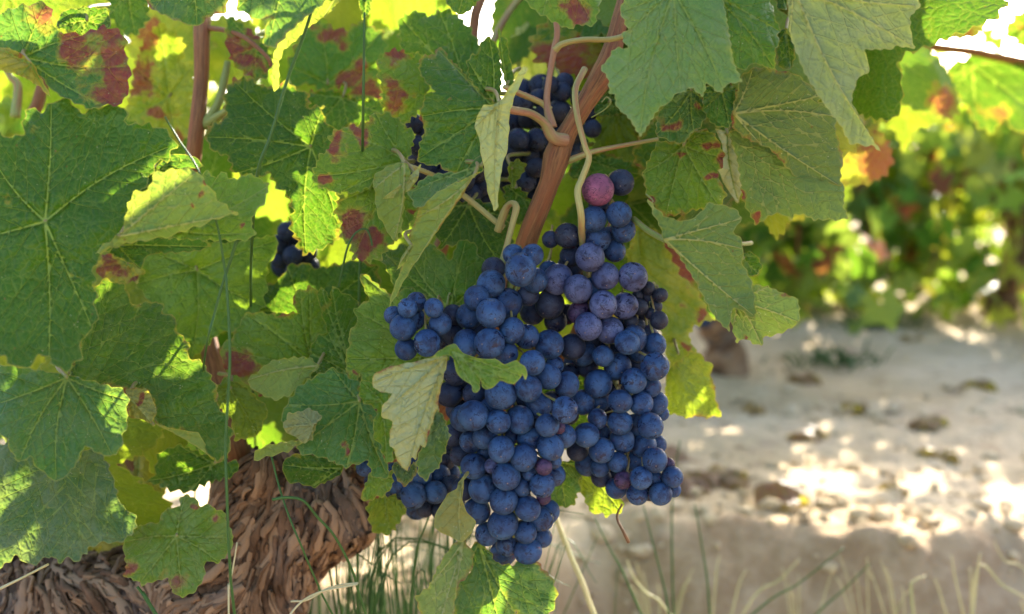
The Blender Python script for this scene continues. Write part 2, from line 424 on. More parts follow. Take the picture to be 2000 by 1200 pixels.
def vein_lines(J, tips, poly, rs, sec=True, sp=5.0):
    lines = []   # (polyline, w0, w1)
    J = np.asarray(J, float)
    allA = poly; allB = np.roll(poly, -1, 0)
    for tp in tips:
        tp = np.asarray(tp, float); v = tp - J; L = np.linalg.norm(v)
        if L < 5: continue
        side = np.array([-v[1], v[0]]) / L; c = rs.uniform(-.05, .05) * L
        t = np.linspace(0, .97, 14)[:, None]
        main = J + v * t + side * c * np.sin(t * math.pi) * 1.0
        main = np.stack([np.interp(np.linspace(0, 1, max(8, int(L / sp))), t[:, 0] / .97, main[:, k]) for k in (0, 1)], 1)
        lines.append((main, .88, .36))
        if not sec: continue
        m = max(3, int(L / 46))
        for i in range(m):
            for sg in (-1, 1):
                f = .16 + .74 * (i + .5 * (sg > 0) + rs.uniform(-.15, .15)) / m
                if f > .95: continue
                o = J + v * f + side * c * math.sin(f * math.pi)
                ang = sg * R(rs.uniform(40, 52)); ca, sa = math.cos(ang), math.sin(ang)
                dv = np.array([v[0] * ca - v[1] * sa, v[0] * sa + v[1] * ca]) / L
                # length until the outline
                ray = o + dv * 4000
                r_, s_ = ray - o, allB - allA
                den = r_[0] * s_[:, 1] - r_[1] * s_[:, 0]; den[np.abs(den) < 1e-9] = 1e-9
                qp = allA - o; tt = (qp[:, 0] * s_[:, 1] - qp[:, 1] * s_[:, 0]) / den; uu = (qp[:, 0] * r_[1] - qp[:, 1] * r_[0]) / den
                ok = (tt > 0) & (uu >= 0) & (uu <= 1)
                if not ok.any(): continue
                Lm = tt[ok].min() * 4000 * .9; Lm = min(Lm, L * (1.05 - f) * .75 + 12)
                if Lm < 8: continue
                t2 = np.linspace(0, 1, 8)[:, None]
                ln = o + dv * Lm * t2 + (v / L) * (.16 * Lm) * t2 ** 2
                n_ = max(4, int(Lm / sp)); ln = np.stack([np.interp(np.linspace(0, 1, n_), t2[:, 0], ln[:, k]) for k in (0, 1)], 1)
                lines.append((ln, .24, .10))
    return lines
def leaf_mesh(J, poly, tips, sp, seed, teeth=(20, 6), mpp=.00027, sec=True, raw=False):
    """triangulated leaf blade in picture units: P (n,2), F, vd, vw, ed (metres)"""
    rs = np.random.default_rng(seed); poly = np.asarray(poly, float)
    out = poly if raw else serrate(poly, teeth[0], teeth[1], rs)
    lines = vein_lines(J, tips, out, rs, sec, sp)
    A = out; B = np.roll(out, -1, 0)
    lo, hi = out.min(0), out.max(0)
    gx, gy = np.meshgrid(np.arange(lo[0], hi[0], sp), np.arange(lo[1], hi[1], sp * .87))
    gx = gx + (np.arange(gx.shape[0]) % 2)[:, None] * sp * .5
    G = np.stack([gx.ravel(), gy.ravel()], 1) + rs.uniform(-.12, .12, (gx.size, 2)) * sp
    G = G[inside(G, out)]
    if len(G): G = G[segdist(G, A, B)[0] > sp * .45]
    SA, SB, W0, W1 = [], [], [], []
    cv, ce = [Vector(p) for p in out], []
    n0 = len(cv)
    for ln, w0, w1 in lines:
        ins = inside(ln, out); k = len(ln) if ins.all() else max(2, int(np.argmax(~ins)) if (~ins).any() else len(ln))
        ln = ln[:k]
        if len(ln) < 2: continue
        w = np.linspace(w0, w1, len(ln))
        SA.append(ln[:-1]); SB.append(ln[1:]); W0.append(w[:-1]); W1.append(w[1:])
        b = len(cv); cv += [Vector(p) for p in ln]; ce += [(b + i, b + i + 1) for i in range(len(ln) - 1)]
    SA, SB, W0, W1 = np.vstack(SA), np.vstack(SB), np.concatenate(W0), np.concatenate(W1)
    off = min(3.0, sp * .7)
    if len(G): G = G[segdist(G, SA, SB)[0] > off + sp * .35]
    nn = SB - SA; nn = np.stack([-nn[:, 1], nn[:, 0]], 1) / (np.linalg.norm(nn, axis=1)[:, None] + 1e-9)
    E = np.vstack([SA + nn * off, SA - nn * off]); E = E[inside(E, out)]
    E = E[(segdist(E, SA, SB)[0] > off * .8) & (segdist(E, A, B)[0] > off * .6)]
    G = np.vstack([G, E]) if len(G) else E
    cv += [Vector(p) for p in G]
    r = delaunay_2d_cdt(cv, ce, [list(range(n0))], 1, 1e-3, False)
    P = np.array([v[:] for v in r[0]]); F = np.array([f for f in r[2] if len(f) == 3])
    d, i, t = segdist(P, SA, SB); w = W0[i] * (1 - t) + W1[i] * t
    ed = segdist(P, A, B)[0]
    F = F[inside(P[F].mean(1), out)]
    # consistent winding
    a = P[F[:, 1]] - P[F[:, 0]]; b = P[F[:, 2]] - P[F[:, 0]]; cr = a[:, 0] * b[:, 1] - a[:, 1] * b[:, 0]
    F = F[np.abs(cr) > 1e-6]; cr = cr[np.abs(cr) > 1e-6]; F[cr < 0] = F[cr < 0][:, ::-1]
    return P, F, d * mpp, w * .00078, ed * mpp

vine = None
LEAFN = 0
COLS = {'g': (.027, .100, .005), 'd': (.016, .070, .005), 'b': (.026, .104, .018), 'l': (.072, .168, .013), 'y': (.105, .185, .012),
        'p': (.36, .43, .19), 's': (.36, .40, .23), 'o': (.17, .17, .04), 'Y': (.42, .32, .03), 'r': (.35, .08, .03), 'k': (.036, .120, .014)}
def leaf(J, d, pts, col='g', tips=None, g=(0, -.3), under=False, red=(), yel=0.0, dust=0.0, bulge=.05, wave=1.0, fold=None,
         teeth=(20, 6), sp=5.0, label=None, pet=None, name='leaf'):
    """one vine leaf traced at its own distance: J junction of the veins, pts outline, tips lobe ends"""
    global LEAFN
    LEAFN += 1; seed = LEAFN; rs = np.random.default_rng(seed + 500)
    pts = np.asarray(pts, float); J = np.asarray(J, float)
    ext = max(np.ptp(pts[:, 0]), np.ptp(pts[:, 1])); m = d / FPX
    if tips is None:
        # farthest outline points in five directions
        v = pts - J; L = np.linalg.norm(v, axis=1); order = np.argsort(-L); tips = []
        for i in order:
            if L[i] < ext * .22: break
            if all(np.dot(v[i], np.array(t) - J) / (L[i] * np.linalg.norm(np.array(t) - J)) < .80 for t in tips): tips.append(tuple(pts[i]))
            if len(tips) == 5: break
    if d > .95: sp = 10
    elif ext < 90: sp = 3.5
    P, F, vd, vw, ed = leaf_mesh(J, pts, tips, sp, seed, teeth, m)
    q = (P - J) * m; r = np.linalg.norm(q, axis=1); rr = r / (ext * m)
    z = g[0] * q[:, 0] + g[1] * q[:, 1]
    z = z + bulge * ext * m * (rr ** 2) * 2.0                       # margins bend away
    th = np.arctan2(q[:, 1], q[:, 0]); ph = rs.uniform(0, 6.28, 3)
    z = z + 1.35 * wave * ext * m * rr ** 2 * (.10 * np.sin(3 * th + ph[0]) + .07 * np.sin(5 * th + ph[1]))
    pn = np.stack([q[:, 0] * 38, q[:, 1] * 38, np.full(len(q), seed * 3.1)], 1)
    z = z + .0080 * wave * fbm(pn, seed, 3)
    z = z + .0021 * np.exp(-(vd / .0024) ** 2) * (-1 if under else 1) * np.clip(vw / .0006, .4, 1.2)  # blade puckers between the veins
    z = z - .0012 * np.exp(-(ed / .002) ** 2) * np.sin(th * 17 + ph[2])
    if fold:
        for (x0, y0, x1, y1, sl) in fold:      # crease: right-hand side of the line bends by slope sl
            nrm = np.array([-(y1 - y0), x1 - x0], float); nrm /= np.linalg.norm(nrm)
            dist = ((P - np.array([x0, y0])) @ nrm) * m
            z = z + sl * (np.sqrt(np.clip(dist, 0, None) ** 2 + 1e-6) - 1e-3 + 0 * dist) * (dist > 0)
    V = atn(P[:, 0], P[:, 1], d + z)
    rd = np.zeros(len(P))
    Pw = P + np.stack([fbm(pn * 2.2 + 5, seed + 7, 3), fbm(pn * 2.2 + 15, seed + 8, 3)], 1) * 42
    for (x, y, rad) in [(a_, b_, c_ * (1.22 if c_ > 13 else 1)) for (a_, b_, c_) in red]:
        rd = np.maximum(rd, np.clip(1.15 - np.linalg.norm(Pw - np.array([x, y]), axis=1) / rad * .65, 0, 1))
    rd = np.maximum(rd, np.clip(.44 - ed / .007, 0, 1) * (1 if rs.random() < .35 else .2))
    yl = yel + np.clip(.15 - ed / .03, 0, .15)
    tint = np.array(COLS[col] if isinstance(col, str) else col) * rs.uniform(.9, 1.12)
    Fo = F if not under else F[:, ::-1]
    # picture y runs down: reverse so that the upper face looks at the viewer
    Fo = Fo[:, ::-1]
    n = len(P)
    me = mesh_np(name, V, Fo, {'vd': vd, 'vw': vw, 'ed': ed, 'red': rd, 'lush': yl, 'dust': np.full(n, dust),
                               'tint': np.tile(tint, (n, 1)), 'luv': np.stack([q[:, 0] + seed * .37, q[:, 1], 0 * r], 1)})
    o = obj(name, me, LEAF, vine)
    if label: o['label'] = label
    # petiole
    if pet is None: pet = [(J[0], J[1], .0005), (J[0] + rs.uniform(-20, 20), J[1] - 25, .018), (J[0] + rs.uniform(-50, 50), J[1] - 30, .05)]
    if pet:
        pp = np.array([atn(x, y, d + z_) for (x, y, z_) in pet])
        mb = MB(); mb.tube(pp, [.0009, .0011, .0014], 7, 6); pe = mb.build('petiole', CANE_GREEN); pe.parent = o
        pe.matrix_parent_inverse = Matrix.Identity(4)
    return o

# ------------------------------------------------------------------ the near grapevine
vine = empty('grapevine', at(480, 1900, .72))
tag(vine, 'large grapevine in front with gnarled brown trunk, broad green leaves and ripe dark bunches', 'grapevine')
bpy.context.view_layer.update()

def lumps_to_mesh(balls, voxel, name):
    """union of overlapping balls along chains, voxel-remeshed"""
    import bmesh
    bm = bmesh.new()
    for (c, r, sc) in balls:
        mt = Matrix.Translation(c) @ Matrix.Diagonal((sc[0], sc[1], sc[2], 1))
        bmesh.ops.create_icosphere(bm, subdivisions=3, radius=r, matrix=mt)
    me = bpy.data.meshes.new('tmp'); bm.to_mesh(me); bm.free()
    o = bpy.data.objects.new('tmp', me); C.objects.link(o)
    md = o.modifiers.new('r', 'REMESH'); md.mode = 'VOXEL'; md.voxel_size = voxel
    sm = o.modifiers.new('s', 'SMOOTH'); sm.iterations = 6
    dg = bpy.context.evaluated_depsgraph_get(); ev = o.evaluated_get(dg); m2 = bpy.data.meshes.new_from_object(ev)
    bpy.data.objects.remove(o); bpy.data.meshes.remove(me)
    return m2
def bark_displace(me, amp, sc=1.0, seed=0):
    n = len(me.vertices); V = np.zeros(n * 3, np.float32); me.vertices.foreach_get('co', V); V = V.reshape(-1, 3).astype(float)
    N = np.zeros(n * 3, np.float32); me.vertices.foreach_get('normal', N); N = N.reshape(-1, 3)
    wv = np.stack([fbm(V * 16 * sc, seed + 1, 2), fbm(V * 16 * sc + 9, seed + 2, 2), fbm(V * 16 * sc + 19, seed + 3, 2)], 1)
    Wp = V + wv * .034 / sc
    Q = Wp * np.array([190, 150, 55]) * sc
    a = 1 - np.abs(fbm(Q, seed + 5, 2)) * 2.6; a = np.clip(a, 0, 1)
    b = 1 - np.abs(fbm(Q * 2.1 + 7, seed + 8, 2)) * 2.2; b = np.clip(b, 0, 1)
    big = fbm(V * 22 * sc, seed + 11, 3)
    crack = np.clip(fbm(Wp * np.array([120, 90, 40]) * sc + 31, seed + 21, 3) * 2.4, 0, 1)
    fl = fbm(Wp * np.array([30, 22, 9]) * sc + 3, seed + 40, 2) * 4.5; fl = fl - np.floor(fl)
    h = amp * (1.15 * fl ** 1.6 + .7 * big + .10 * (1 - a) ** .6 + .10 * (1 - b) - .15 * a ** 5 - .5 * crack)
    V2 = V + N * h[:, None]
    me.vertices.foreach_set('co', V2.astype(np.float32).ravel()); me.update()
    t = me.attributes.new('ridge', 'FLOAT', 'POINT'); t.data.foreach_set('value', np.clip(fl * .8 + (1 - b) * .2, 0, 1).astype(np.float32))
    me.polygons.foreach_set('use_smooth', np.ones(len(me.polygons), bool))
def pxballs(L, d0):
    out = []
    for (x, y, r, dd, *sc) in L:
        d = d0 + dd; out.append((at(x, y, d), r * d / FPX, tuple(sc) if sc else (1, 1, 1)))
    return out
def chain(L, n=5):
    """interpolate (x,y,r,dd) control points"""
    out = []
    for a, b in zip(L[:-1], L[1:]):
        for i in range(n):
            t = i / n; out.append(tuple(a[k] + (b[k] - a[k]) * t for k in range(4)))
    out.append(L[-1]); return out
balls = chain([(485, 950, 52, .02), (520, 1010, 86, 0), (520, 1085, 98, 0), (460, 1170, 100, 0), (410, 1300, 115, .01), (390, 1500, 130, .02), (390, 1950, 160, .03)])
balls += chain([(540, 1050, 90, 0), (610, 1010, 80, -.01), (668, 1000, 50, -.015)], 4)
balls += [(605, 930, 55, .01), (655, 965, 45, -.01), (668, 1020, 50, -.01), (520, 940, 48, -.015)]
balls += chain([(480, 1150, 110, 0), (360, 1190, 92, .01), (200, 1195, 100, .02), (40, 1195, 98, .03), (-150, 1190, 90, .04)], 5)
me = lumps_to_mesh(pxballs(balls, .73), .0024, 'trunk'); me.name = 'trunk'
bark_displace(me, .0045)
def bark_strips(me, n, seed, lmin=.008, lmax=.036, wmin=.0016, wmax=.0042, axis=(.1, 0, 1), lift=.003):
    """shaggy peeling bark: ragged ribbons that follow a swirling grain over the surface, joined to the trunk's mesh"""
    from mathutils.kdtree import KDTree
    rs = np.random.default_rng(seed); N = len(me.vertices)
    V = np.zeros(N * 3, np.float32); me.vertices.foreach_get('co', V); V = V.reshape(-1, 3).astype(float)
    Nn = np.zeros(N * 3, np.float32); me.vertices.foreach_get('normal', Nn); Nn = Nn.reshape(-1, 3).astype(float)
    kd = KDTree(N)
    for i in range(N): kd.insert(V[i], i)
    kd.balance(); ax = np.array(axis, float)
    PV, PF, PR, m = [], [], [], 0
    cand = np.where(V[:, 2] > V[:, 2].max() - .36)[0]
    for k in range(n):
        i = rs.choice(cand); p = V[i].copy(); L = rs.uniform(lmin, lmax) * (1 if rs.random() < .8 else 1.5); st = 12; w = rs.uniform(wmin, wmax); pts = []; nrm = []; sgn = 1 if rs.random() < .5 else -1
        for s_ in range(st):
            nn = Nn[i]; t = ax - nn * np.dot(ax, nn); t /= np.linalg.norm(t) + 1e-9
            a = 3.0 * float(fbm(p[None] * 15, 301, 2)[0]) + .15 * float(vnoise(p[None] * 90, 305)[0]); b = np.cross(nn, t); t = t * math.cos(a) + b * math.sin(a)
            pts.append(p.copy()); nrm.append(nn.copy()); p = p + t * sgn * L / st; i = kd.find(p)[1]; p = p * .3 + V[i] * .7
        pts = np.array(pts); nrm = np.array(nrm); pts = np.vstack([pts[:1], .25 * pts[:-2] + .5 * pts[1:-1] + .25 * pts[2:], pts[-1:]])
        T = np.gradient(pts, axis=0); T /= np.linalg.norm(T, axis=1)[:, None] + 1e-9; B = np.cross(nrm, T); u = np.linspace(0, 1, st)
        lf = lift * rs.uniform(.2, 1.2) * (.25 + rs.random() * u ** 2 + rs.random() * (1 - u) ** 3) + .0006
        ww = w * np.clip(np.sin(math.pi * np.clip(u * .94 + .03, 0, 1)), .3, 1) ** .4 * rs.uniform(.7, 1.3, st); curl = rs.uniform(-.5, .9); tilt = rs.uniform(-.5, .5)
        cs = [(-1.0, -.0006), (-.5, .0005), (.1, .0010), (.6, .0004), (1.0, -.0006)]
        R_ = [pts + nrm * (lf + c[1] + curl * .0012 * (c[0] ** 2) + tilt * .4 * ww * c[0])[:, None] + B * (ww * c[0])[:, None] for c in cs]
        R_.append(pts + nrm * (lf * .3 - .0012)[:, None])
        nc = len(R_); PV.append(np.stack(R_, 1).reshape(-1, 3)); tone = rs.uniform(.1, 1.0)
        PR.append(np.full(st * nc, tone))
        for s_ in range(st - 1):
            for c in range(nc):
                d = (c + 1) % nc; PF.append((m + s_ * nc + c, m + s_ * nc + d, m + (s_ + 1) * nc + d, m + (s_ + 1) * nc + c))
        m += st * nc
    import bmesh
    PVs = np.vstack(PV)
    F0 = [tuple(p.vertices) for p in me.polygons]; r0 = np.zeros(N, np.float32); me.attributes['ridge'].data.foreach_get('value', r0)
    out = bpy.data.meshes.new(me.name + '_full')
    out.from_pydata(np.vstack([V, PVs]).tolist(), [], F0 + [tuple(i + N for i in f) for f in PF]); out.update()
    out.polygons.foreach_set('use_smooth', np.ones(len(out.polygons), bool))
    t = out.attributes.new('ridge', 'FLOAT', 'POINT'); t.data.foreach_set('value', np.concatenate([r0 * .4, np.concatenate(PR)]).astype(np.float32))
    return out
me = bark_strips(me, 3400, 5, .020, .062, .0014, .0040, lift=.0035)
trunk = obj('trunk', me, BARK, vine)

def px_tube(pts, radpx, mat, name, parent, seg=10, n=8, label=None):
    P = [atn(x, y, d) for (x, y, d) in pts]; mb = MB()
    dm = np.mean([p[2] for p in pts]) / FPX
    mb.tube(P, [r * dm for r in radpx], seg, n); o = mb.build(name, mat, parent)
    if label: o['label'] = label
    return o
# canes
px_tube([(1235, -60, .66), (1213, 30, .655), (1185, 130, .65), (1135, 215, .645), (1095, 285, .645), (1072, 360, .645), (1040, 440, .65), (1020, 500, .66), (980, 620, .69), (880, 780, .71), (690, 960, .73)],
        [14, 15, 17, 24, 18, 18, 26, 19, 20, 20, 22, 25, 23, 27, 30], CANE, 'cane', vine, 20, 10, 'thick reddish brown cane rising behind the bunches to the top')
px_tube([(402, -40, .80), (398, 30, .76), (394, 60, .74), (393, 160, .74), (380, 290, .74), (370, 420, .76), (400, 640, .76), (470, 900, .74)], [15, 15, 16, 14, 15, 16, 18, 22], CANE, 'cane', vine, 14, 8, 'slim upright brown cane among the yellow leaves at left')
px_tube([(970, -60, .8), (935, 10, .78), (925, 60, .78), (915, 200, .78), (880, 420, .78), (760, 760, .76), (640, 950, .74)], [9, 10, 10, 12, 14, 18, 22], CANE, 'cane', vine, 12)
px_tube([(95, 130, .8), (75, 200, .8), (65, 260, .8), (120, 500, .8), (260, 900, .78), (380, 1120, .75)], [11, 12, 12, 14, 18, 22], CANE, 'cane', vine, 12)
px_tube([(2040, 130, 1.15), (1950, 112, 1.13), (1870, 98, 1.12), (1700, 90, 1.1), (1500, 160, 1.05), (1300, 420, .95), (900, 850, .8), (660, 990, .76)], [10, 10, 9, 10, 11, 14, 20, 26], CANE, 'cane', vine, 12, 8, 'blurred reddish cane reaching out to the upper right')
px_tube([(1118, 470, .69), (1140, 520, .67), (1150, 580, .67), (1100, 700, .70), (900, 850, .73), (680, 980, .75)], [13, 14, 16, 18, 22, 26], CANE, 'cane', vine, 12)
# side shoots and petioles on the cane
px_tube([(1078, -20, .64), (1088, 60, .64), (1083, 95, .64), (1073, 150, .64), (1068, 200, .64), (1078, 250, .64)], [6, 6, 7, 6, 7, 11], CANE_MID, 'side_shoot', vine)
px_tube([(1083, 98, .64), (1100, 86, .638), (1140, 78, .635), (1212, 73, .63), (1300, 20, .60)], [8, 6, 5.5, 5.5, 5], CANE_PALE, 'side_shoot', vine)
px_tube([(1105, 275, .64), (1080, 268, .635), (1062, 240, .63), (1035, 222, .62), (1000, 215, .60), (975, 205, .592)], [14, 13, 9, 8, 8, 5], CANE_MID, 'side_shoot', vine)
px_tube([(1075, 215, .64), (1055, 200, .64), (1015, 183, .63), (985, 170, .62)], [7, 6, 6, 5], CANE_PALE, 'side_shoot', vine)
px_tube([(800, 325, .62), (850, 345, .64), (905, 382, .65), (940, 410, .65), (970, 435, .65), (985, 445, .65)], [5, 5, 6, 6, 6, 6], CANE_PALE, 'side_shoot', vine)
px_tube([(972, 452, .65), (985, 415, .645), (997, 398, .64), (1008, 405, .635), (1000, 440, .635), (990, 480, .635), (978, 530, .63), (965, 560, .63)], [8, 8, 6, 7, 6, 6, 9, 8], CANE_PALE, 'side_shoot', vine)
px_tube([(1285, 272, .66), (1230, 282, .655), (1165, 295, .645), (1140, 303, .64), (1108, 315, .645)], [3.5, 4, 5, 6, 7], CANE_PALE, 'side_shoot', vine)
px_tube([(1238, 428, .63), (1262, 448, .615), (1285, 462, .60), (1300, 470, .587)], [6, 6, 6, 5], CANE_GREEN, 'side_shoot', vine)
px_tube([(408, 55, .74), (440, 60, .72), (480, 75, .70), (520, 110, .69), (530, 130, .69)], [6, 5, 4.5, 4, 4], CANE, 'side_shoot', vine)
px_tube([(400, 245, .74), (425, 205, .735), (437, 160, .735), (445, 120, .735)], [12, 8, 8, 6], CANE_GREEN, 'side_shoot', vine)
px_tube([(400, 245, .74), (435, 222, .73), (455, 212, .72), (480, 208, .72)], [11, 8, 7, 5], CANE_GREEN, 'side_shoot', vine)
px_tube([(1020, -10, .8), (990, 30, .8), (960, 90, .79), (940, 180, .78)], [7, 7, 7, 8], CANE_PALE, 'side_shoot', vine)
px_tube([(30, 230, .78), (35, 170, .78), (20, 150, .78), (5, 120, .78)], [10, 8, 6, 5], CANE_GREEN, 'side_shoot', vine)
# tendrils
px_tube([(1155, 230, .63), (1180, 215, .625), (1193, 200, .62), (1185, 190, .62), (1175, 200, .62)], [1.4, 1.4, 1.4, 1.3, 1.2], CANE_GREEN, 'tendril', vine, 6)
px_tube([(1262, 380, .62), (1275, 392, .615), (1268, 400, .61)], [1.6, 1.6, 1.4], CANE_GREEN, 'tendril', vine, 6)
px_tube([(662, 560, .64), (670, 520, .635), (680, 480, .63), (695, 455, .63), (715, 448, .63), (725, 470, .63), (729, 498, .63)], [2.3, 2.2, 2, 2, 1.8, 2, 2], GRASS, 'tendril', vine, 6)
px_tube([(1215, 985, .66), (1205, 1010, .655), (1218, 1040, .65), (1228, 1060, .65)], [2, 2.5, 3, 3.5], CANE, 'tendril', vine, 6)

# --------------------------------------------- the leaves the photo shows
leaf((88,433),.545,[(45,262),(48,215),(85,218),(100,198),(140,196),(155,222),(180,212),(215,205),(242,208),(250,245),(290,240),(335,262),(343,285),(330,310),(300,322),(295,345),(270,385),(240,470),(195,500),(183,520),(188,600),(185,640),(160,660),(158,700),(135,722),(115,722),(95,700),(80,690),(60,715),(35,720),(10,700),(-20,680),(-60,600),(-80,480),(-70,380),(-40,330),(0,258),(20,270)],'d',
     tips=[(335,285),(100,200),(-80,480),(95,715),(180,640),(-20,300)],g=(.1,-.30),teeth=(34,7),bulge=.02,label='big dark green leaf filling the left edge of the vine')
leaf((45,112),.575,[(-40,90),(-30,40),(-10,30),(25,15),(60,8),(90,5),(105,30),(112,62),(160,68),(200,52),(235,60),(246,80),(245,110),(254,130),(252,170),(240,203),(200,207),(180,215),(140,198),(105,180),(85,155),(50,138),(20,140),(-20,130)],'b',
     tips=[(250,130),(200,207),(90,8),(160,70)],g=(-.15,-.35),red=[(232,150,42),(160,80,32),(195,62,32),(90,18,28),(225,100,28),(215,190,26),(130,95,18)],teeth=(30,5),label='bluish green leaf with a wide purple red margin')
leaf((60,125),.56,[(-20,88),(30,98),(62,122),(85,160),(100,192),(78,170),(40,148),(-20,132)],'o',g=(.3,.4),red=[(40,104,10),(80,150,10)],teeth=(30,2),yel=.4)
leaf((232,462),.53,[(183,497),(215,470),(240,452),(250,400),(262,375),(290,372),(300,340),(330,332),(365,328),(385,335),(405,360),(430,395),(455,412),(465,418),(440,422),(400,437),(330,462),(280,470),(240,478)],'l',
     tips=[(385,335),(465,418),(262,375),(300,342)],g=(.25,.25),under=True,red=[(398,367,7),(393,392,7),(375,408,6)],teeth=(30,4),yel=.35,label='folded pale green leaf showing its underside with small red marks')
leaf((350,452),.555,[(390,345),(405,335),(425,350),(430,333),(455,352),(485,340),(500,345),(525,360),(520,385),(515,400),(500,410),(490,435),(500,460),(480,470),(400,470),(330,466),(345,430),(370,380)],'l',
     tips=[(525,362),(495,455),(430,335)],g=(-.1,-.35),red=[(478,427,5),(520,403,4),(492,463,8)],teeth=(22,4))
leaf((607,287),.675,[(440,180),(455,155),(492,152),(505,168),(530,168),(560,158),(590,182),(602,178),(605,212),(632,205),(630,228),(640,240),(655,260),(665,300),(655,330),(660,400),(667,440),(660,470),(625,488),(598,498),(585,490),(575,460),(565,445),(572,410),(560,380),(540,365),(525,340),(500,345),(460,340),(440,300),(420,300),(402,275),(402,260),(415,240),(432,238),(442,225),(437,195)],'d',
     tips=[(455,157),(402,268),(598,498),(632,207),(660,440),(465,338)],g=(.1,-.15),label='large dark green leaf with star shaped pale veins')
leaf((792,315),.632,[(728,218),(743,225),(753,217),(770,230),(783,233),(790,250),(808,253),(808,283),(795,313),(780,335),(735,355),(705,375),(683,378),(667,373),(657,380),(647,370),(633,370),(613,357),(610,333),(620,317),(623,303),(637,297),(647,283),(642,270),(655,252),(677,253),(678,243),(700,247),(710,237),(723,238)],'l',
     tips=[(733,218),(657,254),(612,345),(667,375)],g=(.1,-.4),red=[(700,250,16),(660,275,15),(632,362,9),(648,302,14)],teeth=(18,5),yel=.15,label='light green leaf with red scorched upper edge')
leaf((765,345),.645,[(740,330),(700,350),(688,375),(660,395),(653,418),(668,430),(665,465),(685,480),(690,505),(720,512),(745,505),(760,480),(775,470),(800,440),(820,400),(800,350)],'l',g=(.1,-.3),red=[(690,440,24),(712,490,30),(740,468,20),(802,418,13)],label='leaf with purple red patches below the scorched one')
leaf((790,322),.608,[(797,318),(763,322),(733,340),(727,353),(732,370),(733,395),(738,420),(750,440),(765,468),(775,472),(778,455),(785,458),(785,430),(790,400),(792,370),(800,340)],'y',g=(-.5,-.2),under=True,teeth=(24,2),tips=[(770,470),(730,370)])
leaf((815,345),.600,[(745,390),(775,385),(800,372),(815,352),(823,320),(800,345),(780,362)],'p',g=(-.4,.2),under=True,teeth=(30,1),tips=[(748,389)])
leaf((905,160),.70,[(783,30),(800,27),(815,20),(830,30),(845,32),(855,20),(880,22),(900,35),(920,60),(940,90),(950,140),(940,200),(900,205),(840,150),(810,110),(785,100),(778,70),(780,45)],'g',tips=[(783,35),(857,22),(938,90),(800,100)])
leaf((965,212),.618,[(852,94),(867,95),(874,113),(895,130),(920,162),(945,188),(965,198),(975,215),(955,260),(950,300),(943,330),(900,337),(885,342),(870,335),(858,322),(845,325),(820,318),(813,310),(820,295),(818,285),(830,255),(825,240),(818,225),(827,200),(830,182),(850,180),(840,170),(820,145),(818,120),(828,108),(850,108)],'k',
     tips=[(855,96),(820,228),(815,312),(890,340)],g=(-.2,-.25),teeth=(16,3),yel=.12,red=[(890,195,5),(855,325,6)],label='yellowish green leaf with spots of sunlight left of the pale folded leaf')
leaf((963,198),.622,[(963,202),(945,190),(925,165),(915,150),(912,120),(920,108),(935,105),(940,80),(955,72),(970,85),(977,110),(980,150),(977,198)],'g',tips=[(955,74),(915,120)],g=(.3,-.1),teeth=(16,3),red=[(925,172,7)])
leaf((990,165),.63,[(973,48),(980,70),(990,75),(993,100),(1000,130),(1005,165),(990,170),(980,140),(975,100)],'k',g=(.5,0),teeth=(20,2),tips=[(974,52)])
leaf((1050,165),.86,[(1015,50),(1035,47),(1055,60),(1060,80),(1100,90),(1115,120),(1110,150),(1060,175),(1000,160),(992,100),(998,75)],'p',g=(0,.2))
leaf((975,203),.585,[(944,203),(958,206),(972,203),(983,189),(1009,152),(1021,128),(1033,133),(1028,141),(1015,168),(1007,184),(999,208),(993,240),(995,253),(991,291),(980,328),(977,355),(972,379),(974,404),(965,413),(956,387),(948,352),(945,328),(940,301),(935,269),(927,248),(933,227)],'p',
     tips=[(967,408),(1027,132),(928,248)],g=(-.25,.15),under=True,teeth=(40,1.5),yel=.1,wave=.4,bulge=.0,label='pale almost white folded leaf hanging point down')
leaf((925,345),.578,[(945,332),(921,349),(908,376),(881,413),(833,483),(800,530),(775,575),(760,602),(766,570),(787,517),(807,477),(798,465),(805,445),(813,427),(820,405),(850,380),(877,363)],'y',
     tips=[(762,598),(815,425)],g=(-.3,.2),under=True,teeth=(40,1.5),yel=.3,wave=.3,bulge=.0,label='long yellow green folded leaf pointing down to the small grapes')
leaf((803,480),.583,[(775,528),(785,500),(800,478),(808,480),(795,510),(770,532)],'y',under=True,teeth=(40,1),tips=[(772,529)])
leaf((938,325),.592,[(940,300),(945,333),(905,352),(877,364),(850,380),(828,402),(813,408),(808,400),(798,380),(797,373),(815,365),(820,352),(850,340),(870,338),(905,335)],'k',
     tips=[(800,378),(815,405)],g=(-.2,-1.0),teeth=(22,3),dust=.2,label='shiny rumpled leaf catching the light above the long folded one')
leaf((835,150),.66,[(745,110),(765,97),(790,100),(800,115),(820,100),(830,140),(838,175),(832,200),(812,225),(797,237),(785,268),(778,255),(760,235),(745,200),(745,165),(738,150),(738,125)],'l',red=[(770,115,24),(765,175,22),(775,200,16)],yel=.2,g=(.1,-.3))
leaf((370,-70),.57,[(285,-60),(283,0),(300,20),(330,35),(355,45),(385,53),(410,32),(440,25),(447,0),(450,-60),(400,-110),(340,-110)],'b',g=(0,-.5),dust=.1,teeth=(26,3))
leaf((560,-60),.56,[(460,-60),(463,20),(490,30),(492,40),(530,35),(520,50),(513,82),(525,94),(540,92),(565,62),(600,32),(640,0),(660,-60),(560,-120)],'b',g=(0,-.5),dust=.1,teeth=(26,3),tips=[(523,92),(463,18),(640,0)])
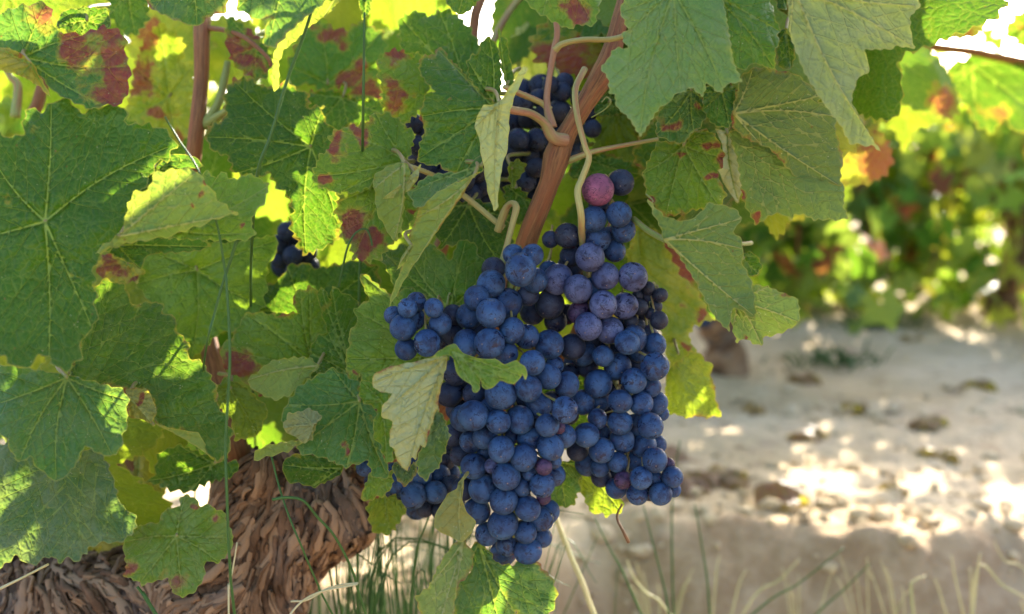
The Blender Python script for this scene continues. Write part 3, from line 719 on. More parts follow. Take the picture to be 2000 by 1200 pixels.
leaf((655,-5),.57,[(535,182),(530,150),(533,110),(550,70),(580,40),(620,10),(650,-15),(675,-12),(645,25),(605,52),(575,82),(555,97),(545,120),(545,170)],'y',g=(.3,.1),under=True,teeth=(18,2),tips=[(536,178)],yel=.4,wave=.3)
leaf((500,95),.705,[(440,70),(445,30),(470,45),(490,60),(520,90),(532,120),(522,152),(498,158),(480,145),(460,130),(448,110)],'g',red=[(455,95,24),(480,130,20),(500,62,14)])
leaf((330,190),.80,[(262,130),(285,70),(310,45),(340,60),(362,90),(355,120),(375,125),(382,160),(375,210),(372,260),(350,285),(320,255),(290,250),(250,235),(248,205),(256,175)],'y',red=[(275,150,20),(265,110,14),(278,180,14),(300,222,16),(350,255,18),(285,75,20)],yel=.5,g=(0,.2),label='sunlit yellow leaf with red edges behind the left cane')
leaf((250,-10),.74,[(212,-30),(212,30),(240,65),(265,70),(290,40),(292,-10),(260,-60)],'g')
leaf((170,40),.62,[(120,22),(165,13),(212,18),(217,55),(160,70),(110,55)],'d',teeth=(26,3))
leaf((640,165),.76,[(560,130),(590,60),(620,40),(650,55),(680,60),(700,42),(745,60),(757,95),(735,120),(748,150),(748,192),(690,198),(678,165),(640,180),(600,165),(570,172)],'k',red=[(680,140,22),(720,180,20),(650,62,22),(690,185,16)],yel=.25)
leaf((670,190),.735,[(600,180),(650,175),(700,195),(745,195),(752,225),(720,240),(680,245),(660,265),(620,255),(600,215)],'g',yel=.1,red=[(640,110,12)])
leaf((715,0),.66,[(698,-30),(700,0),(708,40),(720,30),(728,0),(730,-30)],'d',teeth=(30,2),tips=[(712,38)])
leaf((905,-40),.60,[(870,-50),(873,10),(895,30),(915,24),(937,0),(942,-50)],'k',teeth=(20,3))
leaf((1095,-60),.59,[(1022,-60),(1028,5),(1045,22),(1060,30),(1085,45),(1110,57),(1130,48),(1160,52),(1172,10),(1178,-60),(1100,-120)],'l',red=[(1122,22,20)],g=(0,-.5),teeth=(18,4))
leaf((1180,20),.76,[(1165,60),(1155,20),(1172,-20),(1218,-20),(1212,60),(1190,110),(1170,100)],'g',red=[(1160,90,18),(1175,30,8)],yel=.2)
leaf((1316,-15),.572,[(1172,133),(1190,113),(1197,97),(1212,93),(1228,97),(1218,80),(1213,67),(1227,58),(1217,37),(1210,23),(1222,-10),(1240,-60),(1320,-85),(1400,-60),(1420,40),(1433,123),(1450,160),(1417,165),(1410,183),(1397,177),(1380,160),(1377,178),(1372,190),(1350,170),(1333,182),(1322,180),(1307,202),(1292,207),(1280,222),(1267,243),(1251,268),(1240,250),(1230,233),(1216,220),(1203,208),(1201,185),(1190,182),(1188,153)],(.085,.195,.045),
     tips=[(1175,132),(1250,266),(1415,180),(1213,24),(1330,180)],g=(.05,-.55),teeth=(16,2.5),yel=.28,dust=.18,bulge=.0,wave=.6,label='large light green leaf at the top right of the main cane, pointed tip down')
leaf((1385,-15),.583,[(1350,-60),(1350,40),(1390,90),(1420,125),(1440,135),(1457,137),(1470,123),(1513,137),(1515,93),(1523,90),(1518,67),(1526,60),(1512,33),(1512,20),(1505,7),(1512,-60),(1440,-90)],(.055,.165,.025),
     tips=[(1512,134),(1524,62),(1440,134)],g=(.1,-.35),teeth=(18,2.5),yel=.1)
leaf((1350,178),.612,[(1320,180),(1350,170),(1378,200),(1386,225),(1375,235),(1368,250),(1355,255),(1340,275),(1330,282),(1310,277),(1295,270),(1280,265),(1283,225),(1297,203)],'b',red=[(1308,250,15),(1365,213,12)],teeth=(16,3),dust=.15)
leaf((1410,180),.603,[(1372,180),(1385,165),(1400,172),(1420,162),(1438,170),(1437,185),(1443,210),(1432,215),(1430,235),(1425,250),(1400,248),(1385,237),(1373,215)],'b',teeth=(16,3),g=(0,-.5))
leaf((1335,285),.628,[(1367,252),(1383,255),(1397,263),(1410,290),(1415,307),(1410,327),(1402,335),(1408,360),(1420,380),(1405,405),(1360,410),(1300,425),(1265,390),(1255,340),(1268,310),(1285,275),(1310,278),(1330,280),(1345,268)],'l',
     red=[(1398,270,12),(1410,305,12),(1275,382,13),(1397,345,12),(1330,292,7)],yel=.2,g=(0,-.2),teeth=(20,4))
leaf((1433,222),.597,[(1427,237),(1433,205),(1440,173),(1450,147),(1470,133),(1497,132),(1527,140),(1550,143),(1563,150),(1587,173),(1620,183),(1595,198),(1623,202),(1643,230),(1628,247),(1637,267),(1640,287),(1647,307),(1642,340),(1642,367),(1627,359),(1600,356),(1567,353),(1548,340),(1527,316),(1503,290),(1450,268),(1433,250)],'d',
     tips=[(1641,364),(1642,230),(1618,184),(1470,135),(1565,350)],g=(.2,.1),under=True,teeth=(22,3),label='broad dark green leaf seen from below at the right, veins raised')
leaf((1427,253),.612,[(1422,256),(1460,255),(1503,275),(1527,300),(1550,325),(1590,345),(1645,355),(1650,375),(1648,404),(1658,427),(1630,431),(1612,428),(1592,431),(1570,420),(1554,419),(1546,431),(1525,417),(1506,419),(1490,432),(1476,440),(1465,420),(1452,395),(1445,350),(1440,310),(1430,280)],'g',
     tips=[(1657,426),(1546,429),(1476,438)],g=(.1,.1),under=True,red=[(1476,432,12),(1455,388,12)],teeth=(20,3))
leaf((1550,-25),.548,[(1537,-60),(1538,0),(1543,70),(1570,140),(1600,190),(1625,225),(1643,247),(1660,283),(1673,280),(1690,287),(1702,283),(1722,299),(1693,253),(1680,230),(1663,200),(1667,177),(1677,150),(1697,143),(1697,123),(1690,107),(1689,97),(1713,97),(1740,97),(1747,90),(1787,95),(1783,83),(1778,55),(1778,30),(1797,15),(1793,-10),(1780,-60),(1700,-110),(1600,-100)],(.10,.165,.06),
     tips=[(1721,297),(1786,94),(1793,12),(1543,75)],g=(.1,-.2),under=True,teeth=(22,2),wave=.5,bulge=0,dust=.35,label='large pale green leaf at the upper right, its underside to the viewer')
leaf((1535,60),.62,[(1522,58),(1535,56),(1548,78),(1556,90),(1550,120),(1545,137),(1520,132),(1512,100)],'g',teeth=(18,3))
leaf((1527,-20),.62,[(1515,-30),(1517,18),(1537,20),(1540,-30)],'d',teeth=(30,1))
leaf((1420,262),.665,[(1395,250),(1420,258),(1442,300),(1453,330),(1451,370),(1441,398),(1428,382),(1410,350),(1402,333),(1413,307),(1410,280)],(.42,.46,.24),teeth=(40,1),tips=[(1441,392)],g=(.4,0),wave=.2)
leaf((1298,468),.580,[(1262,385),(1275,400),(1296,421),(1321,431),(1346,431),(1367,417),(1383,396),(1408,400),(1433,406),(1450,425),(1440,442),(1429,454),(1446,462),(1452,487),(1450,517),(1467,546),(1473,579),(1477,623),(1467,621),(1450,608),(1433,600),(1427,621),(1424,648),(1412,637),(1396,621),(1379,592),(1358,550),(1337,517),(1321,492),(1298,475),(1290,445),(1277,420)],'g',
     tips=[(1476,620),(1450,427),(1424,644),(1452,487)],g=(.25,.15),under=True,teeth=(24,2.5),bulge=0,wave=.5,pet=False,label='green leaf underside hanging right of the bunches, pointing down right')
leaf((1440,590),.60,[(1465,555),(1500,560),(1530,573),(1550,580),(1560,590),(1562,610),(1560,630),(1530,650),(1510,655),(1490,660),(1488,677),(1470,670),(1450,660),(1440,672),(1430,640),(1425,600),(1440,575)],'l',under=True,red=[(1545,576,11),(1470,655,7)],yel=.25,teeth=(20,3),label='curled olive leaf with a browned edge at the far right of the vine')
leaf((1452,505),.62,[(1448,495),(1470,491),(1490,518),(1482,535),(1468,542),(1450,525)],'g',teeth=(20,3))
leaf((1245,450),.73,[(1240,435),(1280,450),(1305,490),(1330,540),(1355,560),(1380,600),(1388,625),(1352,640),(1345,660),(1362,690),(1335,702),(1310,722),(1290,650),(1250,570),(1222,500)],'y',red=[(1358,600,14),(1350,672,8)],yel=.5,g=(0,.2),teeth=(26,5))
leaf((1325,692),.715,[(1303,722),(1330,703),(1350,685),(1372,693),(1376,705),(1395,712),(1387,730),(1398,760),(1396,775),(1411,815),(1395,813),(1380,818),(1362,812),(1340,818),(1320,808),(1303,812),(1298,770)],'y',
     tips=[(1409,813),(1352,816),(1394,713),(1304,810)],yel=.35,g=(.1,.3),teeth=(16,2),label='bright yellow green leaf lit by the sun low on the right of the bunches')
leaf((878,605),.645,[(739,481),(757,487),(775,487),(785,474),(799,481),(841,473),(860,490),(871,500),(877,512),(884,501),(891,479),(900,467),(913,471),(927,473),(935,501),(959,514),(953,527),(948,533),(945,580),(930,640),(850,650),(800,600),(770,560),(755,525),(740,505)],'g',
     tips=[(742,483),(787,476),(910,470),(952,520)],g=(.05,-.35),teeth=(22,3),red=[(740,483,4)],dust=.1,label='green leaf standing behind the small grapes')
leaf((850,695),.635,[(702,533),(715,537),(745,562),(765,577),(800,560),(850,590),(870,680),(860,720),(810,760),(760,775),(750,795),(730,790),(705,785),(700,762),(708,748),(704,728),(698,748),(688,747),(677,730),(675,695),(683,672),(680,655),(688,640),(700,628),(693,615),(692,603),(715,590),(722,582),(708,560)],'l',
     tips=[(704,535),(692,605),(677,700),(706,780),(800,562)],g=(.15,-.35),red=[(682,660,8),(678,735,7)],teeth=(22,3),dust=.08,label='light green leaf with brown nibbled edge left of the small grapes')
leaf((745,785),.605,[(720,742),(745,765),(760,770),(765,790),(770,830),(772,870),(765,902),(755,907),(747,885),(742,866),(733,858),(727,840),(733,815),(738,798),(708,786),(700,765),(706,745)],'l',g=(.5,-.3),teeth=(26,4))
leaf((702,784),.618,[(555,830),(548,815),(560,790),(580,757),(610,738),(650,718),(680,736),(700,745),(700,760),(715,785),(735,800),(737,820),(737,850),(748,870),(750,895),(762,920),(757,932),(740,936),(727,930),(718,900),(700,905),(676,914),(655,905),(630,893),(610,890),(585,885),(577,874),(602,859),(612,838),(580,842)],(.03,.13,.02),
     tips=[(580,874),(562,790),(650,720),(676,912),(757,930)],g=(.05,-.45),teeth=(24,4),red=[(678,885,7)],dust=.12,label='wide green leaf over the end of the trunk')
leaf((612,830),.595,[(551,837),(563,808),(590,803),(605,797),(630,812),(614,837),(611,857),(595,867),(573,852)],'o',under=True,teeth=(22,3),yel=.3,dust=.3)
leaf((598,860),.60,[(494,902),(500,880),(530,868),(580,860),(603,857),(562,882),(520,893)],'y',under=True,teeth=(24,3),yel=.2)
leaf((735,925),.612,[(703,976),(712,950),(722,925),(745,928),(767,918),(767,950),(745,974),(736,968),(725,980)],'l',g=(0,-.2),teeth=(20,3),dust=.15)
leaf((702,745),.65,[(627,557),(640,577),(646,585),(648,557),(665,570),(690,580),(705,600),(705,640),(700,700),(705,745),(650,740),(625,757),(600,742),(605,700),(607,677),(620,655),(640,650),(633,627),(625,600),(620,575)],'g',tips=[(627,560),(648,560),(608,690),(640,648)],g=(.1,-.3),teeth=(24,3))
leaf((612,715),.668,[(433,673),(453,660),(470,630),(478,612),(500,610),(520,612),(547,617),(560,612),(580,611),(570,583),(587,563),(600,568),(605,555),(623,573),(635,605),(645,650),(640,700),(605,740),(560,752),(510,775),(470,740),(440,720),(430,690)],'l',
     tips=[(480,614),(605,558),(435,680),(512,772),(587,565)],red=[(465,715,20),(578,583,9)],yel=.1,g=(.1,-.3),teeth=(24,4),label='mid green leaf left of the trunk end with a purple blotch')
leaf((620,715),.64,[(480,745),(530,705),(575,698),(605,698),(624,715),(600,742),(570,770),(540,782),(510,772)],'y',under=True,teeth=(24,4),yel=.1)
leaf((135,730),.60,[(150,690),(160,600),(185,560),(205,545),(245,557),(258,597),(285,590),(320,592),(317,612),(345,620),(342,645),(370,670),(367,700),(395,705),(425,760),(425,795),(446,814),(443,825),(455,842),(446,889),(424,904),(397,877),(360,842),(326,838),(300,825),(304,787),(285,765),(210,755),(133,745)],'g',
     tips=[(424,902),(368,672),(222,548),(320,594),(445,815)],g=(.1,-.35),teeth=(24,4),dust=.08,label='large green leaf in the middle of the left side')
leaf((131,738),.57,[(-40,740),(0,712),(60,720),(135,733),(200,750),(240,760),(253,780),(247,800),(250,830),(240,850),(238,875),(218,893),(190,885),(165,870),(150,905),(135,925),(110,943),(95,930),(80,920),(65,905),(60,890),(38,905),(20,880),(15,860),(0,845),(-40,840)],'b',
     tips=[(110,941),(250,782),(220,891),(38,903),(-40,800)],g=(0,-.55),teeth=(26,3),dust=.15,label='bluish green leaf with a lobed lower edge at the left')
leaf((250,775),.585,[(243,760),(285,758),(302,785),(305,812),(296,827),(270,818),(243,812),(253,790)],'o',under=True,red=[(272,775,11)],yel=.35,teeth=(30,2))
leaf((300,830),.593,[(298,826),(340,838),(388,845),(402,870),(422,903),(395,880),(350,852)],'y',under=True,teeth=(30,1))
leaf((130,850),.605,[(150,900),(180,868),(205,895),(220,930),(235,985),(268,1010),(262,1040),(235,1060),(195,1060),(175,1070),(155,1096),(130,1090),(115,1100),(100,1085),(60,1105),(30,1085),(5,1108),(-40,1115),(-60,900),(20,860),(90,880)],(.03,.095,.03),
     tips=[(5,1106),(115,1099),(155,1094),(262,1030),(232,985)],g=(0,-.6),teeth=(26,5),dust=.28,label='dusty grey green leaf hanging over the left trunk arm')
leaf((345,1047),.60,[(322,994),(352,990),(350,975),(360,966),(379,971),(392,990),(412,984),(416,994),(439,999),(442,1020),(454,1039),(456,1061),(446,1080),(427,1101),(401,1095),(399,1129),(382,1155),(356,1168),(345,1162),(335,1155),(330,1129),(300,1136),(277,1144),(270,1136),(240,1125),(247,1110),(240,1065),(247,1039),(281,1024),(311,1020)],'l',
     tips=[(356,1165),(455,1050),(363,968),(243,1060),(272,1140),(428,1099)],red=[(430,1005,12),(248,1098,14),(342,1138,17),(393,983,7)],yel=.2,dust=.2,teeth=(20,3),g=(0,-.4),label='light green five lobed leaf with red tips in front of the trunk')
leaf((280,820),.78,[(250,830),(290,815),(325,850),(325,930),(312,1005),(270,1012),(240,980),(220,940),(213,895)],'Y',yel=.8,red=[(235,900,12),(300,990,8)],label='golden yellow dying leaf glowing behind the left leaves')
leaf((300,835),.74,[(285,838),(310,845),(332,850),(325,872),(300,885),(288,870)],'r',red=[(315,860,20)],teeth=(14,4))
leaf((420,905),.66,[(262,942),(300,935),(308,885),(350,868),(400,888),(430,900),(470,903),(457,930),(400,945),(372,962),(330,957),(300,945)],'g',g=(0,.1),tips=[(264,942),(350,870),(372,960)])
leaf((665,915),.635,[(550,905),(570,888),(600,885),(640,895),(674,913),(662,930),(630,945),(610,953),(590,945),(560,942)],'d',g=(0,.1),tips=[(552,908),(612,950)],teeth=(20,3))
leaf((874,697),.562,[(726,743),(730,732),(748,721),(781,712),(818,705),(843,699),(876,696),(869,725),(860,762),(854,798),(843,828),(834,861),(829,877),(820,868),(812,899),(804,893),(797,921),(785,912),(775,901),(770,877),(761,873),(761,846),(768,822),(748,817),(744,809),(746,795),(768,768),(744,767),(728,754)],'s',
     tips=[(727,748),(745,810),(797,919),(828,874)],g=(.1,.15),under=True,teeth=(30,1.5),bulge=0,wave=.4,red=[(750,722,7),(790,711,5)],yel=.25,pet=False,label='silvery folded leaf pointing down just left of the front bunch')
leaf((884,688),.552,[(840,702),(852,690),(872,676),(888,671),(905,690),(930,700),(968,702),(984,712),(1008,704),(1026,716),(1031,734),(1026,744),(1020,728),(1016,740),(1004,751),(992,749),(977,744),(964,756),(950,762),(941,757),(940,738),(937,762),(929,768),(923,764),(922,754),(904,742),(890,726),(886,700),(878,694),(860,697)],'l',
     tips=[(1028,738),(930,766),(952,760),(1004,750)],g=(0,-.5),teeth=(40,1),bulge=0,wave=.7,dust=.12,pet=False,label='bright glossy green leaf edge curling over the front bunch')
leaf((855,802),.575,[(853,800),(868,815),(877,845),(880,855),(872,865),(872,880),(862,895),(858,915),(845,920),(833,940),(820,932),(812,905),(820,880),(832,862),(843,828)],'d',tips=[(833,937),(878,852)],dust=.25,teeth=(18,3))
leaf((790,900),.585,[(770,900),(785,912),(797,921),(808,900),(816,920),(806,937),(790,952),(775,937),(766,915)],'d',dust=.2,teeth=(18,2))
leaf((750,965),.655,[(715,985),(745,965),(778,972),(796,992),(784,1014),(762,1044),(742,1044),(726,1036)],'y',yel=.3,g=(0,.2))
leaf((905,935),.60,[(908,925),(890,955),(870,970),(848,1010),(848,1030),(870,1045),(900,1059),(922,1042),(930,1020),(912,1000),(902,975)],'o',under=True,teeth=(40,2),yel=.2,g=(.3,0))
leaf((905,1058),.615,[(890,1058),(905,1050),(927,1085),(920,1117),(894,1144),(890,1170),(886,1189),(892,1225),(855,1232),(822,1205),(811,1166),(837,1147),(856,1106),(875,1076)],'y',under=True,teeth=(24,3),g=(0,-.4),yel=.2,dust=.2,tips=[(812,1168),(888,1190),(855,1230)])
leaf((935,1062),.63,[(925,1055),(950,1068),(970,1100),(1000,1105),(1030,1085),(1050,1100),(1078,1128),(1090,1160),(1080,1192),(1060,1212),(1040,1245),(1005,1235),(1008,1190),(985,1265),(900,1265),(883,1190),(893,1145),(918,1117),(922,1085)],'b',teeth=(24,4),g=(0,-.4),dust=.15,tips=[(1086,1160),(1040,1243),(985,1262),(886,1190)],label='green leaf hanging below the tip of the front bunch')
leaf((1100,690),.70,[(1050,700),(1070,680),(1110,672),(1150,690),(1165,730),(1155,790),(1140,850),(1110,870),(1085,840),(1060,800),(1045,750)],'d')  # added dark leaf, stands in for the shade between the bunches
leaf((1095,903),.65,[(1088,905),(1120,898),(1145,915),(1137,930),(1130,945),(1138,955),(1127,965),(1123,985),(1105,992),(1085,987),(1065,975),(1070,930)],'b',teeth=(16,3),dust=.15)
leaf((1140,908),.68,[(1132,908),(1150,903),(1172,930),(1192,950),(1212,972),(1219,985),(1214,1002),(1192,1005),(1183,1012),(1175,1000),(1163,1007),(1150,995),(1135,960),(1126,940)],'y',teeth=(20,3),yel=.2)
leaf((385,528),.70,[(278,505),(285,488),(330,478),(380,468),(430,475),(500,466),(537,458),(543,490),(522,520),(520,560),(515,600),(480,645),(430,650),(372,705),(355,655),(300,595),(262,555),(283,530)],'l',tips=[(540,470),(516,600),(372,702),(266,556),(286,490)],g=(0,-.1),yel=.1,teeth=(28,5),label='olive green leaf crossed by grass stems')
leaf((600,620),.72,[(455,610),(475,588),(510,565),(555,540),(560,520),(590,513),(620,525),(650,518),(700,508),(737,520),(745,560),(700,600),(650,625),(560,645),(470,645)],'d',teeth=(28,5))
leaf((250,515),.70,[(185,522),(203,495),(225,500),(265,513),(282,530),(265,552),(230,549),(200,547)],'Y',red=[(215,515,20),(260,530,8)],yel=.5)
leaf((300,330),.58,[(265,385),(290,335),(335,300),(380,305),(400,325),(345,335),(300,360),(285,385)],'b',teeth=(30,2))
leaf((230,478),.57,[(190,485),(250,468),(330,463),(400,468),(412,482),(380,492),(290,497),(275,524),(230,502)],'b',teeth=(26,3))
leaf((915,400),.68,[(848,445),(878,402),(920,388),(960,398),(992,430),(1003,470),(985,525),(930,515),(900,475),(860,485)],'d',label='dark leaf in the shade left of the main cane')
leaf((1150,312),.70,[(1110,325),(1150,303),(1180,298),(1212,308),(1242,325),(1252,342),(1222,352),(1190,347),(1150,362),(1118,352)],'g')
leaf((1205,225),.74,[(1160,250),(1180,225),(1200,212),(1232,232),(1252,285),(1245,325),(1200,312),(1160,292)],'y',yel=.3)
leaf((450,760),.655,[(410,765),(440,738),(480,756),(525,800),(505,850),(460,862),(450,817),(427,797)],'y',yel=.15,teeth=(22,4))
leaf((1190,200),.70,[(1165,200),(1185,182),(1203,182),(1205,205),(1215,222),(1190,228),(1160,222)],'g',teeth=(16,3))
leaf((1000,330),.66,[(992,322),(1010,310),(1028,322),(1022,338),(1012,350),(1000,372),(994,350)],'y',teeth=(14,3),yel=.2)
leaf((1010,380),.67,[(985,360),(1020,370),(1040,395),(1030,430),(1000,445),(985,410)],'g')
leaf((330,90),.92,[(250,40),(300,0),(360,10),(400,40),(420,90),(390,140),(340,160),(280,140),(250,100)],'y',yel=.5,red=[(300,60,18)])
leaf((450,110),.94,[(390,60),(430,30),(490,40),(520,90),(510,150),(460,180),(410,160),(385,110)],'y',yel=.4)
leaf((215,880),.84,[(120,860),(170,830),(240,830),(290,870),(300,930),(270,990),(220,1000),(160,960),(120,920)],'Y',yel=.6,red=[(160,900,20)])
leaf((190,1050),.80,[(90,1060),(120,1020),(200,1010),(280,1030),(300,1080),(240,1110),(150,1120)],'o',yel=.3)
# leaves on the far cane, upper right
leaf((1800,112),1.10,[(1735,100),(1790,88),(1832,120),(1850,180),(1862,240),(1822,245),(1790,252),(1765,298),(1745,252),(1720,242),(1698,232),(1730,180)],'y',yel=.35,teeth=(26,4))
leaf((1900,130),1.13,[(1850,130),(1900,108),(1960,118),(2030,130),(2040,240),(1990,262),(1960,232),(1937,262),(1905,245),(1890,210),(1862,180)],'d',red=[(1940,215,18)],teeth=(26,5))
leaf((1870,30),1.08,[(1815,42),(1850,18),(1890,18),(1922,45),(1912,72),(1870,78),(1830,72)],'o',red=[(1890,65,16)],teeth=(26,4))
leaf((1990,60),1.10,[(1960,60),(1985,25),(2030,20),(2040,90),(1995,95)],'g',red=[(1985,35,12)])
leaf((1810,-10),1.15,[(1775,60),(1790,10),(1800,-40),(1860,-40),(1850,20),(1810,70)],'Y',yel=.7)
leaf((1900,-20),1.2,[(1860,20),(1870,-40),(1930,-50),(1960,0),(1930,30),(1890,40)],'y',yel=.4)
leaf((1720,160),1.15,[(1700,120),(1730,110),(1752,150),(1740,200),(1715,230),(1695,180)],'b')
NLEAF = LEAFN

# --------------------------------------------- foliage behind the traced leaves, and unseen leaves added to block the sun
def generic_leaf(seed, sp=9.0):
    rs = np.random.default_rng(seed); pts = []; tips = []
    lobes = [(-90, 165), (-90 - 58, 140), (-90 + 58, 140), (-90 - 118, 95), (-90 + 118, 95)]
    lobes = [(a + rs.uniform(-6, 6), r * rs.uniform(.9, 1.1)) for a, r in lobes]
    for a in np.arange(-90 + 172, -90 - 173, -7.5):
        r = 28
        for (la, lr) in lobes:
            dlt = abs((a - la + 180) % 360 - 180); r = max(r, lr * math.exp(-(dlt / 30) ** 1.7) + (lr * .58) * math.exp(-(dlt / 60) ** 4))
        pts.append((r * math.cos(R(a)), -r * math.sin(R(a))))
    for (la, lr) in lobes: tips.append((lr * math.cos(R(la)), -lr * math.sin(R(la))))
    P, F, vd, vw, ed = leaf_mesh((0, 0), pts, tips, sp, seed, (22, 6), .00035)
    q = P * .00035; r = np.linalg.norm(q, axis=1)
    z = 6.0 * r ** 2 * rs.uniform(.2, 1.2) + .03 * r / .05 * .1 * np.sin(3 * np.arctan2(q[:, 1], q[:, 0]) + seed) + .003 * fbm(np.stack([q[:, 0] * 35, q[:, 1] * 35, 0 * r + seed], 1), seed, 2)
    V = np.stack([q[:, 0], z, -q[:, 1]], 1)
    return V, F[:, ::-1], vd, vw, ed, q
TEMPL = [generic_leaf(s) for s in (901, 902, 903, 904)]
def rotm(ax, a):
    return np.array(Matrix.Rotation(a, 3, ax))
def scatter(spots, name, parent, label, kind):
    acc = {k: [] for k in ('V', 'F', 'vd', 'vw', 'ed', 'red', 'lush', 'dust', 'tint', 'luv')}; n = 0
    for (p, sc, tilt, yaw, roll, col, yel, redn, k) in spots:
        V, F, vd, vw, ed, q = TEMPL[k % 4]
        M = rotm('Z', yaw) @ rotm('X', tilt) @ rotm('Y', roll)
        acc['V'].append((V * sc) @ M.T + np.array(p)); acc['F'].append(F + n); n += len(V)
        acc['vd'].append(vd); acc['vw'].append(vw); acc['ed'].append(ed)
        rd = np.zeros(len(V))
        if redn > 0:
            c = q[np.random.default_rng(k).integers(len(q))]
            rd = np.clip(1.1 - np.linalg.norm(q - c, axis=1) / (.03 * redn) * .6, 0, 1); rd = np.maximum(rd, np.clip(.6 * redn - ed / .01, 0, 1))
        acc['red'].append(rd); acc['lush'].append(np.full(len(V), yel)); acc['dust'].append(np.zeros(len(V)))
        acc['tint'].append(np.tile(np.array(COLS[col]), (len(V), 1))); acc['luv'].append(np.stack([q[:, 0] + k * .31, q[:, 1], 0 * vd], 1))
    A = {k: (np.vstack(v) if v[0].ndim > 1 else np.concatenate(v)) for k, v in acc.items()}
    V, F = A.pop('V'), A.pop('F')
    o = obj(name, mesh_np(name, V, F, A), LEAF, parent); tag(o, label, kind=kind); return o
rr = random.Random(21)
spots = []
def add_spot(x, y, d, sc=None, yel=None, col=None):
    spots.append((at(x, y, d), sc or rr.uniform(.75, 1.25), R(rr.gauss(-12, 24)), R(rr.gauss(0, 38)), R(rr.gauss(0, 50)),
                  col or rr.choice('yylkYyl' if (x < 950 and y < 380) else 'ggkkllyydy'), yel if yel is not None else rr.choice([0, 0, .2, .4, .7]), rr.choice([0, 0, 0, .4, .8]), rr.randrange(1000)))  # yellower tints at upper left put the backlight into the leaf colour
GAPS = [(1010, 40, 75), (1130, 95, 35), (1520, 30, 60), (190, -10, 50), (760, 25, 40), (330, 130, 40), (420, 110, 30), (10, 180, 40), (1950, 250, 60), (60, 190, 40), (1300, 560, 80), (430, 170, 40)]
for i in range(122):
    x = rr.uniform(-250, 1420); y = rr.uniform(-160, 880); d = rr.uniform(.82, 1.2)
    if any((x - gx) ** 2 + (y - gy) ** 2 < (gr + (120 if gy < 100 and gx > 900 and gx < 1200 else 55)) ** 2 for gx, gy, gr in GAPS): continue
    if x > 1180 and y > 420: continue
    if x > 950 and y > 620: continue
    if y > 780 and x > 150: continue
    add_spot(x, y, d)
for i in range(50):  # unseen leaves above the frame, added to shade the near ones
    d = rr.uniform(.72, 1.35); x = rr.uniform(-350, 1900); y = rr.uniform(-900, -150)
    if 820 < x < 1200 and y > -320: continue
    add_spot(x, y, d)
for i in range(62):  # extra leaves added to keep the sun off the upper right ones
    add_spot(rr.uniform(1330, 1690), rr.uniform(-420, 240), rr.uniform(.70, 1.0), 1.1)
for i in range(36):  # unseen leaves beyond the right edge, added as sun blockers
    add_spot(rr.uniform(2260, 2800), rr.uniform(-500, 150), rr.uniform(.75, 1.2))
for (x, y, d) in [(1380, 200, .8), (1300, 330, .8), (1460, 60, .85), (1270, 240, .78), (1230, 400, .78), (1600, 60, .9), (860, 640, .72), (330, 560, .78), (700, 620, .78), (60, 850, .70), (230, 620, .72)]:
    add_spot(x, y, d, 1.0)
scatter(spots, 'foliage', vine, 'mass of sunlit and shaded leaves filling the inside of the vine, plus unseen leaves added to block the sun', 'stuff')

# --------------------------------------------- bunches of grapes
def sphere_mesh(seed):
    rs = np.random.default_rng(seed); nu, nv = 32, 20; V = [[0, 0, 1]]; F = []
    for j in range(1, nv):
        th = math.pi * j / nv
        for i in range(nu):
            a = 2 * math.pi * i / nu; V.append([math.sin(th) * math.cos(a), math.sin(th) * math.sin(a), math.cos(th)])
    V.append([0, 0, -1]); V = np.array(V)
    for i in range(nu): F.append((0, 1 + i, 1 + (i + 1) % nu, 1 + (i + 1) % nu))
    for j in range(nv - 2):
        for i in range(nu):
            a = 1 + j * nu + i; b = 1 + j * nu + (i + 1) % nu; F.append((a, a + nu, b + nu, b))
    L = len(V) - 1; o = 1 + (nv - 2) * nu
    for i in range(nu): F.append((L, o + (i + 1) % nu, o + i, o + i))
    V = V * (1 + .022 * fbm(V * .9 + seed, seed, 2))[:, None] * np.array([1, 1, rs.uniform(.95, 1.06)])
    # a small dimple at the scar
    me = bpy.data.meshes.new('grape'); me.from_pydata(V.tolist(), [], [tuple(dict.fromkeys(f)) for f in F]); me.update()
    me.polygons.foreach_set('use_smooth', np.ones(len(me.polygons), bool)); me.materials.append(GRAPE); return me
GM = [sphere_mesh(s) for s in range(1, 7)]
GCOL = {0: (.021, .058, .140), 1: (.064, .082, .172), 2: (.055, .026, .06), 6: (.18, .055, .105), 3: (.018, .024, .042), 4: (.048, .026, .062), 5: (.016, .027, .058)}  # the dark blues also put inner shade into the berry colour
